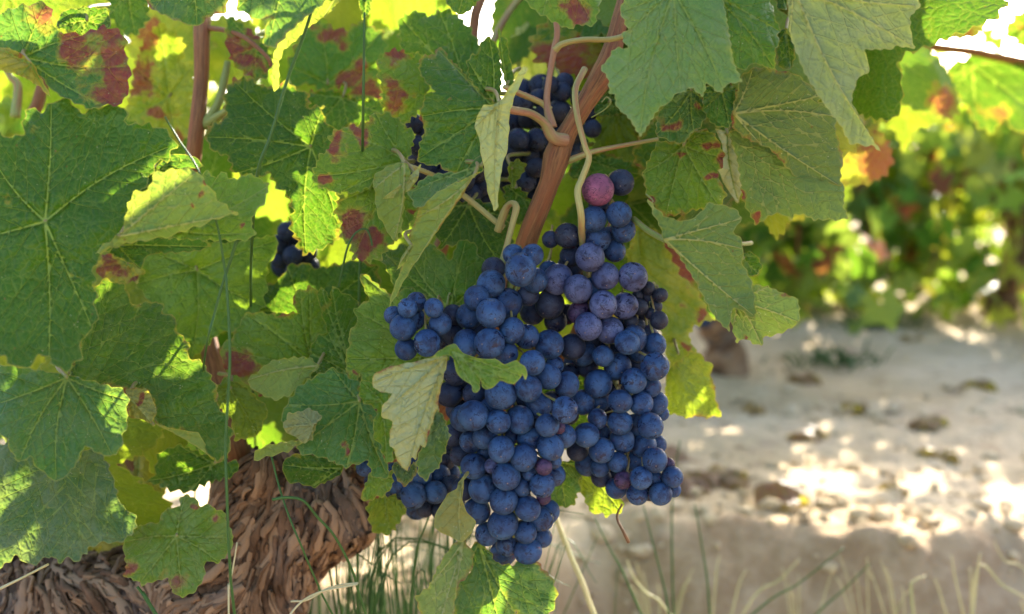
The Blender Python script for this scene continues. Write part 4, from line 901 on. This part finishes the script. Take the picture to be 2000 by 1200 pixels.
def bunch(name, grapes, d0, dl, axis, label, group, fill=0, ped=None, seed=1, stem=CANE_GREEN, br=()):
    """grapes: (x, y, r, layer[, type]) read off the photograph; they are packed in depth so that they touch"""
    rs = random.Random(seed); G = [list(g) + [0] * (5 - len(g)) for g in grapes]
    xs = [g[0] for g in G]
    placed = []
    G.sort(key=lambda g: g[3])
    for (x, y, r, l, t) in G:
        z = l * dl
        rm = r * d0 / FPX
        for (x2, y2, r2, z2, _) in placed:
            dd = math.hypot(x - x2, y - y2) * d0 / FPX; s = (r + r2) * d0 / FPX * .96
            if dd < s: z = max(z, z2 + math.sqrt(s * s - dd * dd))
        placed.append((x, y, r, z, t))
    front = list(placed)
    # hidden berries behind the visible ones, so that the bunch is round from the side too
    zmax = .040
    X0, Y0, R0 = (np.array([g[k] for g in front], float) for k in (0, 1, 2))
    cand = []
    for k in range(500):
        b = rs.choice(front); a = rs.uniform(0, 6.28); x = b[0] + 32 * math.cos(a) * rs.random(); y = b[1] + 32 * math.sin(a) * rs.random()
        D = np.hypot(X0 - x, Y0 - y); sides = [((X0 < x - 8) & (D < 70)).any(), ((X0 > x + 8) & (D < 70)).any(), ((Y0 < y - 8) & (D < 70)).any(), ((Y0 > y + 8) & (D < 70)).any()]
        if all(sides): cand.append((-(D - R0).min(), x, y))
    cand.sort(); got = []
    for (sc_, x, y) in cand:
        if len(got) >= fill: break
        if any(math.hypot(x - p, y - q) < 27 for p, q in got): continue
        r = rs.uniform(20, 25); z = .012
        for (x2, y2, r2, z2, _) in placed:
            dd = math.hypot(x - x2, y - y2) * d0 / FPX; s = (r + r2) * d0 / FPX * .92
            if dd < s: z = max(z, z2 + math.sqrt(s * s - dd * dd))
        if z > .10: continue
        got.append((x, y)); placed.append((x, y, r, z, 5 if rs.random() < .6 else 0))  # mostly the darkened blue, standing for shade in the gaps
    root = empty(name, at(axis[0][0], axis[0][1], d0 + .02)); tag(root, label, 'grape bunch', group)
    bpy.context.view_layer.update()
    mb = MB(); AX = [at(a[0], a[1], d0 + .028) for a in axis]
    AXc = catmull(np.array(AX), 8); mb.tube(np.array(AX), [.0022, .0018, .0012], 8, 8)
    for b_ in br:
        bp = np.array([at(x_, y_, d0 + .026) for (x_, y_) in b_]); bc = catmull(bp, 8); mb.tube(bp, [.0013, .0009], 7, 8); AXc = np.vstack([AXc, bc])
    if ped: mb.tube(np.array([at(*p) for p in ped]), [.0019, .0016, .0019, .0021], 9, 8)
    for i, (x, y, r, z, t) in enumerate(placed):
        c = at(x, y, d0 + z); rad = 1.05 * r * (d0 + z) / FPX
        o = bpy.data.objects.new('grape', rs.choice(GM)); C.objects.link(o); o.parent = root
        o.location = c - root.location
        cax = Vector(AXc[np.argmin(np.linalg.norm(AXc - np.array(c), axis=1))])
        out = (c - cax).normalized() + Vector((rs.gauss(0, .35), -.35 + rs.gauss(0, .35), -.55 + rs.gauss(0, .3)))
        q = (-out).to_track_quat('Z', 'Y'); o.rotation_euler = (q @ Matrix.Rotation(rs.uniform(0, 6.28), 3, 'Z').to_quaternion()).to_euler()
        o.scale = (rad * rs.uniform(.95, 1.04), rad * rs.uniform(.95, 1.04), rad * rs.uniform(.96, 1.06))
        col = np.array(GCOL[t]) * rs.uniform(.86, 1.12); o.color = (*col, 1)
        # pedicel from the berry's back to the rachis, meeting it a bit higher
        up = cax + Vector((0, .002, .008)); b0 = c - out.normalized() * rad * .97
        mid = (b0 + up) / 2 + Vector((0, .002, .003))
        mb.tube(np.array([b0, mid, up]), [.0008, .0005, .0007], 5, 4)
    st = mb.build('stem', stem, root)
    return root
A = [(768,616,18,1),(796,602,19,0),(813,590,19,1),(847,602,19,0),(787,640,24.5,0),(860,633,21,0),(834,670,25,0),(793,682,22,1),(884,615,20,2,5),(884,652,22,2,5),
 (931,583,25,1),(959,555,26,1),(990,593,28,1),(959,612,29,0),(916,618,26,1),(912,671,26,1),(956,671,29,0),(1000,646,25,.5),(989,690,23,1),(1029,658,24,1),(1073,673,28,1),
 (1040,709,25,0),(1071,736,24,1),(1032,759,25,0),(978,770,30,0),(926,770,22,2,5),(924,812,28.5,0),(905,817,26,1),(973,824,23.5,0),(1015,820,27,0),(1050,792,26,1),(1107,752,25,1),(1103,801,26,-.5),
 (1069,831,22,0),(1092,836,12,1,2),(1100,852,24,1.5),(948,854,24,1),(920,862,22,1.5),(998,850,18,2),(1034,858,23,1),(1075,873,26,.5),(1082,714,18,2),
 (979,878,25,0),(1023,894,25.5,0),(960,910,14,.5,1),(925,911,24,.5),(946,884,14,2),(989,930,27,0),(1062,912,16.5,.3,4),(1033,924,15,1),(1082,902,14,1.5),(1082,928,22,2),(1059,947,23.5,.5),
 (943,955,27,.5),(1020,952,18,1),(984,978,27,0),(1030,993,24,0),(1062,972,14,1.5,4),(932,998,26,1),(904,956,22,2,5),(912,934,14,2),(982,1024,29,0),(1057,1014,23,1),(1070,1000,23,1.5),(1026,1040,22,0),
 (951,1043,23.5,1),(1058,1050,19,1.5),(991,1063,22,1),(1031,1077,26,.5),(983,1080,24,1.5),
 (888,728,25,2,5),(878,770,24,2,5),(893,800,22,3,5),(886,850,22,3,5),(900,888,22,3,5),(1017,527,31,0),(1039,499,22,1),(1002,497,20,1.5),(1045,548,24,2),(940,745,22,2,5),(900,700,22,3,5)]
bunch('grape_bunch', A, .600, .010, [(1000, 545, 30), (985, 640, 50), (990, 760, 70), (1000, 900, 60), (1005, 1050, 30)],
      'biggest blue grape bunch at the centre, hanging lowest beside the silvery folded leaf', 'ripe blue bunches hanging from the near vine', 20,
      [(978, 560, .632), (985, 575, .63), (990, 600, .628), (995, 620, .628)], 3, CANE_GREEN, [[(990, 610), (940, 603), (880, 603), (825, 632)], [(825, 632), (800, 640)], [(995, 600), (1010, 560), (1020, 520)]])
B = [(1168,371,30,0,6),(1213,357,25,1,5),(1159,428,25,0),(1209,419,25,0),(1217,450,24,1),(1166,466,25,.5),(1200,490,22,1.5),(1109,461,25,1,3),(1075,468,16,1,5),(1114,500,20,2,5),
 (1152,503,28,0,1),(1182,540,26,.5,1),(1236,541,28,.5,1),(1089,546,28,.5,1),(1072,530,20,1.5),(1129,565,27,0,1),(1178,595,26.5,0,1),(1220,598,25,1,1),(1149,638,27,0,1),(1190,645,26,1,1),(1132,610,22,1,4),
 (1074,595,28,1.2,3),(1085,627,22,2.2,3),(1040,610,24,2.5,5),(1118,678,25,1,5),(1140,690,24,1.5),(1178,696,20,.5),(1225,669,23,0),(1238,662,25,1),(1206,716,26,.5),(1280,673,21,1),(1250,687,22,1.5),
 (1279,716,27,0),(1238,744,25,0),(1272,756,19,1),(1168,750,26,1),(1148,718,20,2,5),(1211,784,23,0),(1252,788,23.5,.5),(1282,788,22,1),(1137,786,24,1),(1172,784,19,1.5),(1292,808,15,2),
 (1167,818,19,.5),(1211,826,23.5,0),(1270,832,26,0),(1145,850,24,0),(1215,860,24,.5),(1257,870,24,1),(1284,868,18,1.5),(1175,880,25,0),(1180,846,15,2),(1206,903,20,0),(1239,900,20,1),(1279,899,24,0),
 (1304,908,14,1,2),(1172,912,20,1.5),(1174,932,19,2,5),(1217,938,17,1,4),(1252,934,21,0),(1280,936,16,1),(1313,932,20,.5),(1316,957,14,1.5),(1204,954,20,1.5),(1245,966,21,1),(1290,965,22,.5),(1128,880,20,2,5),
 (1196,926,15,2,5),(1266,563,13,2,3),(1290,577,14,2,3),(1281,598,12,2.5,3),(1250,600,16,1.5,3),(1271,613,12,2,3),(1287,626,18,1.5,3),(1232,628,14,2,3),(1248,635,12,2,3),(1245,578,11,2,3),(1110,730,20,3,5),(1190,765,18,3,5),(1110,810,20,3,5),(1195,690,18,2.5,5),(1155,668,18,2.5,5)]
bunch('grape_bunch', B, .622, .010, [(1150, 440, 30), (1160, 560, 50), (1195, 700, 70), (1215, 830, 60), (1250, 960, 40)],
      'long blue grape bunch topped by one pink grape, its lower tail bent right', 'ripe blue bunches hanging from the near vine', 22,
      [(1142, 135, .635), (1124, 175, .625), (1127, 225, .618), (1142, 285, .614), (1150, 310, .614), (1136, 350, .614), (1128, 375, .612), (1135, 420, .613), (1137, 465, .628), (1146, 540, .645)], 5, CANE_PALE, [[(1150, 540), (1170, 480), (1192, 430), (1190, 370)], [(1150, 540), (1115, 490), (1080, 472)], [(1180, 600), (1230, 612), (1262, 605), (1282, 590)], [(1240, 900), (1270, 930), (1300, 945)]])
D = [(1075,165,16,0),(1103,160,17,1),(1097,180,19,0),(1052,192,18,1),(1020,203,22,.5),(1092,217,22,.5),(1062,228,22,.5),(1035,232,22,1),(1003,240,22,1),(1012,272,21,0),(1048,273,21,0),(1082,258,20,1),
 (1001,296,20,0),(1033,305,21,1),(1047,328,20,0),(1027,355,20,0),(988,325,20,1),(1068,295,20,1),(1005,338,18,1),(1100,248,18,1.5),(1120,262,18,1.5),(985,270,20,1.5),(975,300,20,1.5),(1060,360,18,1.5),(1010,385,18,1),(1045,385,16,1.5),
 (1157,252,17,.5),(1150,222,16,1),(1130,195,16,1.5),(935,182,17,1),(955,215,20,1.5)]
bunch('grape_bunch', [g[:4] + (5 if g[0] % 3 else 3,) for g in D], .70, .008, [(1080, 120, 30), (1060, 220, 50), (1030, 340, 50)], 'dark shaded grape bunch behind the upper cane and the pale hanging leaf', 'dark bunches in the shade inside the near vine', 12, None, 7)  # berries recoloured dark so the bunch reads as shaded
E = [(808,242,19,0),(832,262,19,.5),(815,285,19,0),(838,300,18,1),(835,332,18,1),(820,345,18,1),(905,352,22,0),(930,335,22,1),(920,378,22,0),(940,365,20,1),(895,385,20,1),(948,392,20,1),(865,350,20,1),(850,372,18,1)]
bunch('grape_bunch', [g[:4] + (5 if g[0] % 3 else 3,) for g in E], .69, .008, [(860, 230, 30), (870, 300, 50), (920, 380, 40)], 'dark grape bunch mostly hidden behind the spotted yellowish leaf', 'dark bunches in the shade inside the near vine', 8, None, 8)  # shade put into the berry colour here as well
for g in (E, D): pass
Fb = [(560,452,18,0,5),(545,478,18,.5,5),(572,500,20,0,5),(600,492,19,.5,5),(548,505,18,1,5),(590,465,18,1,5),(575,530,18,1,5),(605,520,18,1,5)]
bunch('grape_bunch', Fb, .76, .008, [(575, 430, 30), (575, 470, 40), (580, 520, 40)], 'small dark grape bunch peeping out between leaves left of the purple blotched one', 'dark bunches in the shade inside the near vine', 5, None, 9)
Gb = [(712,915,16,0),(808,968,24,0),(780,948,21,.5),(850,962,22,.5),(768,925,20,1),(822,930,21,1),(858,928,20,1),(882,948,20,.5,5),(888,982,20,1,3),(862,1000,18,1,3),(740,925,18,1),(752,955,16,1),(870,900,20,1.5,3),(880,870,20,1.5,3),(830,995,16,1.5,3)]
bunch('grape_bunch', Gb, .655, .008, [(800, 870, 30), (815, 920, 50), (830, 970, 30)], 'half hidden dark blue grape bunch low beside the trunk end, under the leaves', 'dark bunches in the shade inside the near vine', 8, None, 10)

# ------------------------------------------------------------------ vines farther off
LOW = []
for s in range(4):
    rs = np.random.default_rng(s + 40); pts = [(0, 0)]
    for i, a in enumerate(np.linspace(-250, 70, 15)):
        r = (1.0 if i % 3 == 1 else .68) * rs.uniform(.85, 1.1) * (1 if 3 < i < 12 else .85); pts.append((r * math.cos(R(a)), r * math.sin(R(a))))
    p = np.array(pts); LOW.append((np.stack([p[:, 0], .28 * (p ** 2).sum(1) * rs.uniform(-.5, 1) + rs.uniform(-.12, .12, len(p)), p[:, 1]], 1), np.array([(0, i, i + 1) for i in range(1, 15)])))
def far_vine(cx, cy, rx, rz, zc, n, label, seed, size=.052, ycol=.5):
    rs = random.Random(seed); g0 = float(ground_z(np.array([cx]), np.array([cy]))[0])
    root = empty('grapevine', (cx, cy, g0)); tag(root, label, 'grapevine', 'grapevines standing across the bare path'); bpy.context.view_layer.update()
    bl = []
    for i in range(9):
        t = i / 8; bl.append((Vector((cx + .03 * math.sin(t * 4 + seed), cy + .02 * math.cos(t * 5), g0 + .30 * t)), .036 - .008 * t + .01 * math.sin(i * 2.3), (1, 1, 1.2)))
    for k in range(3):
        a = seed + k * 2.1
        for i in range(5):
            t = i / 4; bl.append((Vector((cx + .16 * t * math.cos(a), cy + .16 * t * math.sin(a), g0 + .28 + .12 * t)), .036 - .014 * t, (1, 1, 1)))
    me = lumps_to_mesh(bl, .008, 'trunk'); me.name = 'trunk'; bark_displace(me, .008, .5, seed); obj('trunk', me, BARK, root)
    acc = {k: [] for k in ('V', 'F', 'tint', 'red', 'lush')}; m = 0
    # canes carry the leaves
    canes = []
    for k in range(16):
        a = rs.uniform(0, 6.28); r1 = rs.uniform(.55, 1.0)
        p0 = np.array([cx + .1 * math.cos(a), cy + .1 * math.sin(a), g0 + .36]); p3 = np.array([cx + rx * r1 * math.cos(a), cy + rx * r1 * math.sin(a), zc + rz * rs.uniform(-.6, .95)])
        p1 = p0 + np.array([.05 * math.cos(a), .05 * math.sin(a), .12]); canes.append(catmull(np.array([p0, p1, (p1 + p3) / 2 + np.array([0, 0, .08]), p3]), 6))
    mb = MB()
    for c in canes: mb.tube(c, [.006, .003], 5, 1, sm=False)
    mb.build('cane', CANE, root)
    for i in range(n):
        if rs.random() < .55:
            c = rs.choice(canes); p = c[rs.randrange(3, len(c))] + np.array([rs.gauss(0, .06), rs.gauss(0, .06), rs.gauss(0, .06)])
        else:
            while True:
                v = np.array([rs.gauss(0, 1) for _ in range(3)]); v /= np.linalg.norm(v)
                if v[2] > -.97: break
            rad = rs.uniform(.55, 1.05); p = np.array([cx, cy, zc]) + v * rad * np.array([rx, rx, rz])
        if p[2] < g0 + .03: p[2] = g0 + rs.uniform(.04, .14)
        V, F = LOW[rs.randrange(4)]
        M = rotm('Z', rs.uniform(0, 6.28)) @ rotm('X', R(rs.gauss(-25, 30))) @ rotm('Y', R(rs.gauss(0, 40)))
        V = (V * size * rs.uniform(.7, 1.25)) @ M.T + p
        acc['V'].append(V); acc['F'].append(F + m); m += len(V)
        q = rs.random(); col = COLS[rs.choice('ggdkkl')] if q < .8 - ycol * .3 else (COLS['y'] if q < .95 else (COLS['r'] if q > .975 else COLS['Y']))
        acc['tint'].append(np.tile(np.array(col) * (1.0 + .9 * ycol), (len(V), 1))); acc['red'].append(np.full(len(V), .9 if rs.random() < .04 else 0.)); acc['lush'].append(np.full(len(V), rs.choice([0, 0, .3, .6]) * ycol * 2))  # tint and yellowing raised per vine, painting sunlight into the leaves
    V = np.vstack(acc['V']); N = len(V)
    me = mesh_np('crown', V, np.vstack(acc['F']), {'vd': np.full(N, .02), 'vw': np.full(N, .001), 'ed': np.full(N, .02), 'red': np.concatenate(acc['red']), 'lush': np.concatenate(acc['lush']), 'dust': np.zeros(N), 'tint': np.vstack(acc['tint']), 'luv': V})
    obj('crown', me, LEAF, root)
    return root
v1 = far_vine(.47, 2.42, .26, .17, .27, 520, 'shaded dark green grapevine across the path, its stocky trunk below the hanging leaf', 3, .045, .1)
far_vine(1.40, 3.15, .54, .38, .31, 900, 'blurred bright grapevine at the right edge, full of sunlit yellow leaves', 4, .052, .95)
far_vine(.90, 3.35, .40, .25, .28, 800, 'dark green bushy grapevine standing between the stocky one and the bright one', 16, .05, .55)
far_vine(2.2, 3.1, .5, .48, .52, 800, 'unseen grapevine added beyond the right edge to cast a shadow across the path', 15, .06, .5)  # out of view, put in for its shadow
far_vine(.95, 4.9, .40, .30, .42, 420, 'grapevine in the next row seen between the two nearer ones', 12, .055, .6)
far_vine(2.05, 4.7, .45, .30, .42, 420, 'grapevine in the next row behind the bright one at the right edge', 13, .055, .6)
for i, (x, y) in enumerate([(-.55, 2.9), (-1.45, 3.1), (.05, 4.8), (-.9, 5.0)]):
    far_vine(x, y, .42, .32, .48, 420, 'grapevine behind the near one, showing only as bright spots between its leaves', 20 + i, .055, .7)
Fv = [(1366, 602, 6.5, 0), (1376, 606, 6.5, .3), (1358, 608, 6, .3), (1368, 614, 7, 0), (1380, 618, 6.5, .2), (1358, 620, 6, .2), (1370, 627, 6, .1), (1362, 632, 5, .3), (1386, 612, 6, .4), (1378, 630, 5, .4)]
bunch('grape_bunch', Fv, 2.12, .004, [(1370, 590, 10), (1370, 610, 12), (1370, 630, 8)], 'tiny blurred blue grape bunch on the vine across the path', None, 4, None, 14)

# ------------------------------------------------------------------ grass and weeds
def gz(x, y): return float(ground_z(np.array([x]), np.array([y]))[0])
def stem_thing(pts, rpx, mat, name, label, cat, group=None, ground=True):
    """pts: px path from tip to foot (x,y,d); continued down to the soil"""
    P = [at(*p) for p in pts]
    if ground:
        a, b = P[-2], P[-1]; f = gz(b.x, b.y); dv = (b - a).normalized(); dv.z = min(dv.z, -.8); k = (f - b.z) / dv.z
        if k > .02: P += [b + dv * k * .5 + Vector((.004, .003, 0)), Vector((b.x + dv.x * k * .6, b.y + dv.y * k * .6, f - .01))]
    dm = np.mean([p[2] for p in pts]) / FPX
    mb = MB(); mb.tube(np.array(P), [rpx[0] * dm, rpx[1] * dm, rpx[1] * dm * 1.1], 6, 8); o = mb.build(name, mat)
    tag(o, label, cat, group); return o
SG = 'long green grass stems growing up through the vine'
stem_thing([(618,-20,.56),(600,50,.56),(560,160,.565),(530,262,.57),(505,330,.575),(495,420,.60),(490,600,.70),(500,900,.86)],[2.6,3],GRASS,'grass_stem','green grass stem slanting across the top left of the centre, with a bright glint','grass stem',SG)
stem_thing([(712,25,.60),(711,100,.60),(709,235,.61),(706,420,.68),(700,700,.70)],[2,3],GRASS,'grass_stem','thin dark upright grass stem left of the red blotched leaf','grass stem',SG)
stem_thing([(322,228,.54),(350,275,.54),(388,335,.535),(423,435,.545),(438,520,.55),(443,560,.55),(449,700,.55),(441,860,.555),(443,960,.555),(449,1100,.56),(462,1230,.57)],[1.6,2.8],GRASS,'grass_stem','tallest green grass stem, running down in front of the trunk','grass stem',SG)
stem_thing([(463,468,.553),(450,510,.556),(438,545,.558),(420,610,.56),(402,685,.57),(390,800,.70),(380,1000,.80)],[3,2],GRASS,'grass_stem','green grass stem crossing the tallest one over the olive leaf','grass stem',SG)
stem_thing([(0,1150,.60),(45,1128,.60),(95,1102,.60)],[3,2.2],STRAW,'grass_stem','pale stem lying over the left trunk arm','grass stem',ground=False)
stem_thing([(268,1146,.60),(290,1175,.60),(320,1225,.60)],[3,4],GRASS,'grass_stem','short green stem below the five lobed leaf','grass stem',SG)
stem_thing([(532,976,.60),(560,972,.60),(592,978,.60),(620,1010,.605),(655,1050,.61),(690,1120,.62),(720,1215,.63)],[3,2.5],GRASS,'grass_stem','arched green grass stem with a pale tip in front of the bark','grass stem',SG)
stem_thing([(530,890,.62),(545,950,.615),(565,1010,.61),(590,1070,.61),(620,1140,.62),(660,1220,.63)],[2,2],GRASS,'grass_stem','thin green stem crossing the bark below the knot','grass stem',SG)
stem_thing([(568,1175,.61),(600,1172,.61),(640,1150,.61),(672,1142,.61),(700,1139,.61)],[2,2],STRAW,'dry_straw','curved dry straw in front of the grass tuft','straw',ground=False)
stem_thing([(555,1215,.60),(590,1175,.60),(630,1155,.60),(680,1145,.60),(698,1141,.60)],[2,2],STRAW,'dry_straw','longer dry straw ending beside the curved one','straw',ground=False)
stem_thing([(463,1060,.60),(455,1110,.60),(448,1150,.60),(447,1215,.60)],[1.5,2],STRAW,'dry_straw','upright dry straw leaning on the bark','straw')
stem_thing([(1082,1000,.80),(1098,1045,.80),(1118,1095,.80),(1140,1145,.80),(1168,1220,.80)],[5,5],STRAW,'dry_straw','thick pale dry stem catching the sun right of the front bunch','straw')
gm = MB(); rg = random.Random(5)
for i in range(230):
    d = rg.uniform(.72, .98); x = rg.gauss(770, 105) + (d - .75) * 250; foot = at(x, 1200, d); f = gz(foot.x, foot.y); foot.z = f - .01
    hgt = rg.uniform(.16, .36) * (.75 if d > .9 else 1.0); top_y = rg.uniform(990, 1150)
    tp = at(x + rg.gauss(45, 90), top_y, d + rg.uniform(-.03, .03)); tp.z = max(tp.z, f + .1)
    mid = foot.lerp(tp, .55) + Vector((rg.gauss(0, .008), rg.gauss(0, .01), .01))
    P = [foot, mid, tp]
    if rg.random() < .3: P.append(tp + Vector((rg.gauss(.02, .03), rg.gauss(0, .02), -rg.uniform(.0, .03))))
    r = rg.uniform(.0005, .0010); gm.tube(np.array(P), [r * 1.2, r, r * .3], 4, 5)
tag(gm.build('grass', GRASS), 'dense tuft of thin dark green grass beside the foot of the trunk', 'grass', kind='stuff')
gm = MB()
for i in range(150):
    d = rg.uniform(.72, 1.1); x = rg.choice([rg.gauss(820, 160), rg.uniform(1050, 2050)]); foot = at(x, 1200, d); foot.z = gz(foot.x, foot.y) - .005
    if x > 1050: foot = at(x, 1250, rg.uniform(1.0, 1.14)); foot.z = gz(foot.x, foot.y) - .005
    L = rg.uniform(.03, .10); a = rg.uniform(0, 6.28); e = rg.uniform(.2, 1.3)
    v = Vector((math.cos(a) * math.cos(e), math.sin(a) * math.cos(e), math.sin(e))) * L
    gm.tube(np.array([foot, foot + v * .5 + Vector((0, 0, .008)), foot + v + Vector((rg.gauss(0, .01), 0, -.005))]), [.0009, .0004], 4, 4)
tag(gm.build('dry_grass', STRAW), 'short dry grass litter low along the front of the bank', 'dry grass', kind='stuff')
def weed(stems, label, seed):
    f0 = stems[0][0][-1]; b = at(*f0); root = empty('dry_weed', (b.x, b.y, gz(b.x, b.y))); tag(root, label, 'weed', 'dry weeds on the bank at the lower right'); bpy.context.view_layer.update()
    for pts, r in stems:
        pts = pts[:-1] + [(pts[-1][0] + (pts[-1][0] - pts[-2][0]) * .8, 1330, pts[-1][2])]
        P = [at(*p) for p in pts]; f = gz(P[-1].x, P[-1].y)
        if P[-1].z > f: q_ = P[-1] + (P[-1] - P[-2]) * .6; P.append(Vector((q_.x, q_.y, min(q_.z, f + .02)))); P.append(Vector((q_.x, q_.y, f - .01)))
        mb = MB(); mb.tube(np.array(P), [r * .00015, r * .00028, r * .0004], 6, 6)
        mb.build('weed_stem', STRAW, root)
D1 = 1.10
weed([([(1405,1085,D1),(1398,1130,D1),(1390,1205,D1)],4),([(1458,1112,D1),(1440,1155,D1),(1420,1205,D1)],4),([(1562,1092,D1),(1520,1135,D1),(1470,1170,D1),(1425,1205,D1)],4),([(1350,1130,D1),(1328,1165,D1),(1310,1205,D1)],3)],'pale forked dry weed right of the bunches, on the bank',1)
weed([([(1915,1080,D1),(1908,1130,D1),(1898,1205,D1)],4),([(1895,1110,D1),(1897,1160,D1),(1896,1205,D1)],4),([(1858,1085,D1),(1868,1140,D1),(1890,1205,D1)],4),([(2010,1172,D1),(1960,1145,D1),(1908,1112,D1),(1900,1205,D1)],4),([(1825,1130,D1),(1838,1165,D1),(1862,1205,D1)],4)],'pale bushy dry weed near the lower right corner',2)
weed([([(1942,1058,D1),(1962,1095,D1),(2010,1128,D1),(2040,1205,D1)],3.5),([(1990,1180,D1),(2000,1190,D1),(2020,1215,D1)],3)],'bent dry weed cut by the right edge of the picture',3)
weed([([(1225,1095,.95),(1238,1130,.95),(1262,1158,.95),(1300,1190,.95),(1340,1215,.95)],4.5)],'curved pale dry stem bending to the right below the long bunch',4)
weed([([(1808,1125,1.05),(1786,1135,1.05),(1780,1160,1.05),(1790,1210,1.05)],5)],'hooked pale dry stem at the lower right',5)
for i_, (x_, lab_) in enumerate([(1290, 'small pale dry weed at the foot of the bank left of the forked one'), (1560, 'low pale dry weed between the forked one and the middle of the bank'), (1700, 'sparse pale dry weed low in the middle of the bank'), (1770, 'tiny dry weed left of the hooked stem')]):
    rs_ = random.Random(60 + i_); st_ = []
    for k in range(5):
        dx = rs_.uniform(-90, 90); h_ = rs_.uniform(30, 120)
        st_.append(([(x_ + dx, 1200 - h_, 1.08), (x_ + dx * .72 + rs_.uniform(-3, 3), 1200 - h_ * .45, 1.08), (x_ + dx * .4, 1210, 1.08)], rs_.uniform(2, 3.2)))
    weed(st_, lab_, 70 + i_)
TG = 'thin green grass stems in front of the bank'
for pts, lab in [([(1648,1070,1.0),(1560,1140,1.0),(1470,1200,1.0)],'thin green stem leaning right above the forked dry weed'),([(1256,985,.9),(1275,1060,.9),(1300,1160,.9),(1310,1215,.9)],'thin green upright stem under the tail of the long bunch'),
                 ([(1357,985,.95),(1370,1060,.95),(1382,1140,.95),(1388,1215,.95)],'thin green upright stem just right of the long bunch'),([(1160,1010,.85),(1190,1070,.85),(1215,1115,.85),(1260,1215,.85)],'thin green stem slanting down right of the front bunch'),
                 ([(1328,860,1.0),(1318,930,1.0),(1312,1010,1.0),(1316,1215,1.0)],'thin green stem rising behind the tail of the long bunch'),([(1700,1100,1.05),(1650,1150,1.05),(1580,1215,1.05)],'thin green stem leaning right over the middle of the bank')]:
    stem_thing(pts,[1.2,2.2],GRASS,'grass_stem',lab,'grass stem',TG)
# low weeds on the path
def tuft(x, y, d, label, n=60, s=.05):
    p = at(x, y, d); root = empty('weed_tuft', (p.x, p.y, gz(p.x, p.y))); tag(root, label, 'weed', 'low green weeds on the path'); bpy.context.view_layer.update()
    mb = MB(); rs = random.Random(int(x))
    for i in range(n):
        a = rs.uniform(0, 6.28); e = rs.uniform(.2, 1.3); L = s * rs.uniform(.5, 1.4); b = Vector((p.x + rs.gauss(0, s * 1.2), p.y + rs.gauss(0, s * .6), root.location.z))
        v = Vector((math.cos(a) * math.cos(e), math.sin(a) * math.cos(e), math.sin(e))) * L
        mb.tube(np.array([b, b + v * .6 + Vector((0, 0, .006)), b + v]), [.0016, .0028, .0004], 4, 3)
    mb.build('weed_leaves', GRASS, root)
tuft(1625, 715, 2.55, 'low dark green weed patch in the middle of the path')
tuft(1700, 665, 3.0, 'low green weed patch nearer to the far vines')

def one_leaf(name, k, col, size):
    V, F, vd, vw, ed, q = TEMPL[k]; n = len(V); V = V * size; V[:, 1] = V[:, 1] * 2.2 + .006 * np.sin(V[:, 0] * 160)
    return mesh_np(name, V, F, {'vd': vd, 'vw': vw, 'ed': ed, 'red': np.clip(.7 - ed / .02, 0, 1), 'lush': np.full(n, .2), 'dust': np.full(n, .3), 'tint': np.tile(np.array(col), (n, 1)), 'luv': np.stack([q[:, 0], q[:, 1], 0 * vd], 1)})
FL = [one_leaf('fallen_leaf', 0, (.22, .10, .05), .75), one_leaf('fallen_leaf', 1, (.30, .17, .06), .65), one_leaf('fallen_leaf', 2, (.17, .06, .045), .7)]
for m_ in FL: m_.materials.append(LEAF)
rl = random.Random(9)
for i, (x, y) in enumerate([(1375, 950), (1420, 942), (1345, 965), (1450, 955), (1870, 905), (1300, 905), (1610, 860), (1760, 985), (1520, 985), (1690, 800), (1480, 800), (1930, 760), (1560, 745), (1800, 690), (1260, 1000), (1840, 830)]):
    Y = .42 / ((y - 350) / 2222.0); X = (x - 1000) / 2222.0 * Y; o = bpy.data.objects.new('fallen_leaf', FL[i % 3]); C.objects.link(o)
    o.location = (X, Y, gz(X, Y) + .018); o.rotation_euler = (R(rl.uniform(-115, -70)), R(rl.uniform(-20, 20)), rl.uniform(0, 6.28)); s_ = rl.uniform(.7, 1.0); o.scale = (s_, s_, s_)
    tag(o, 'dry reddish brown leaf lying on the bare soil of the path', 'fallen leaf', 'fallen leaves lying on the path')
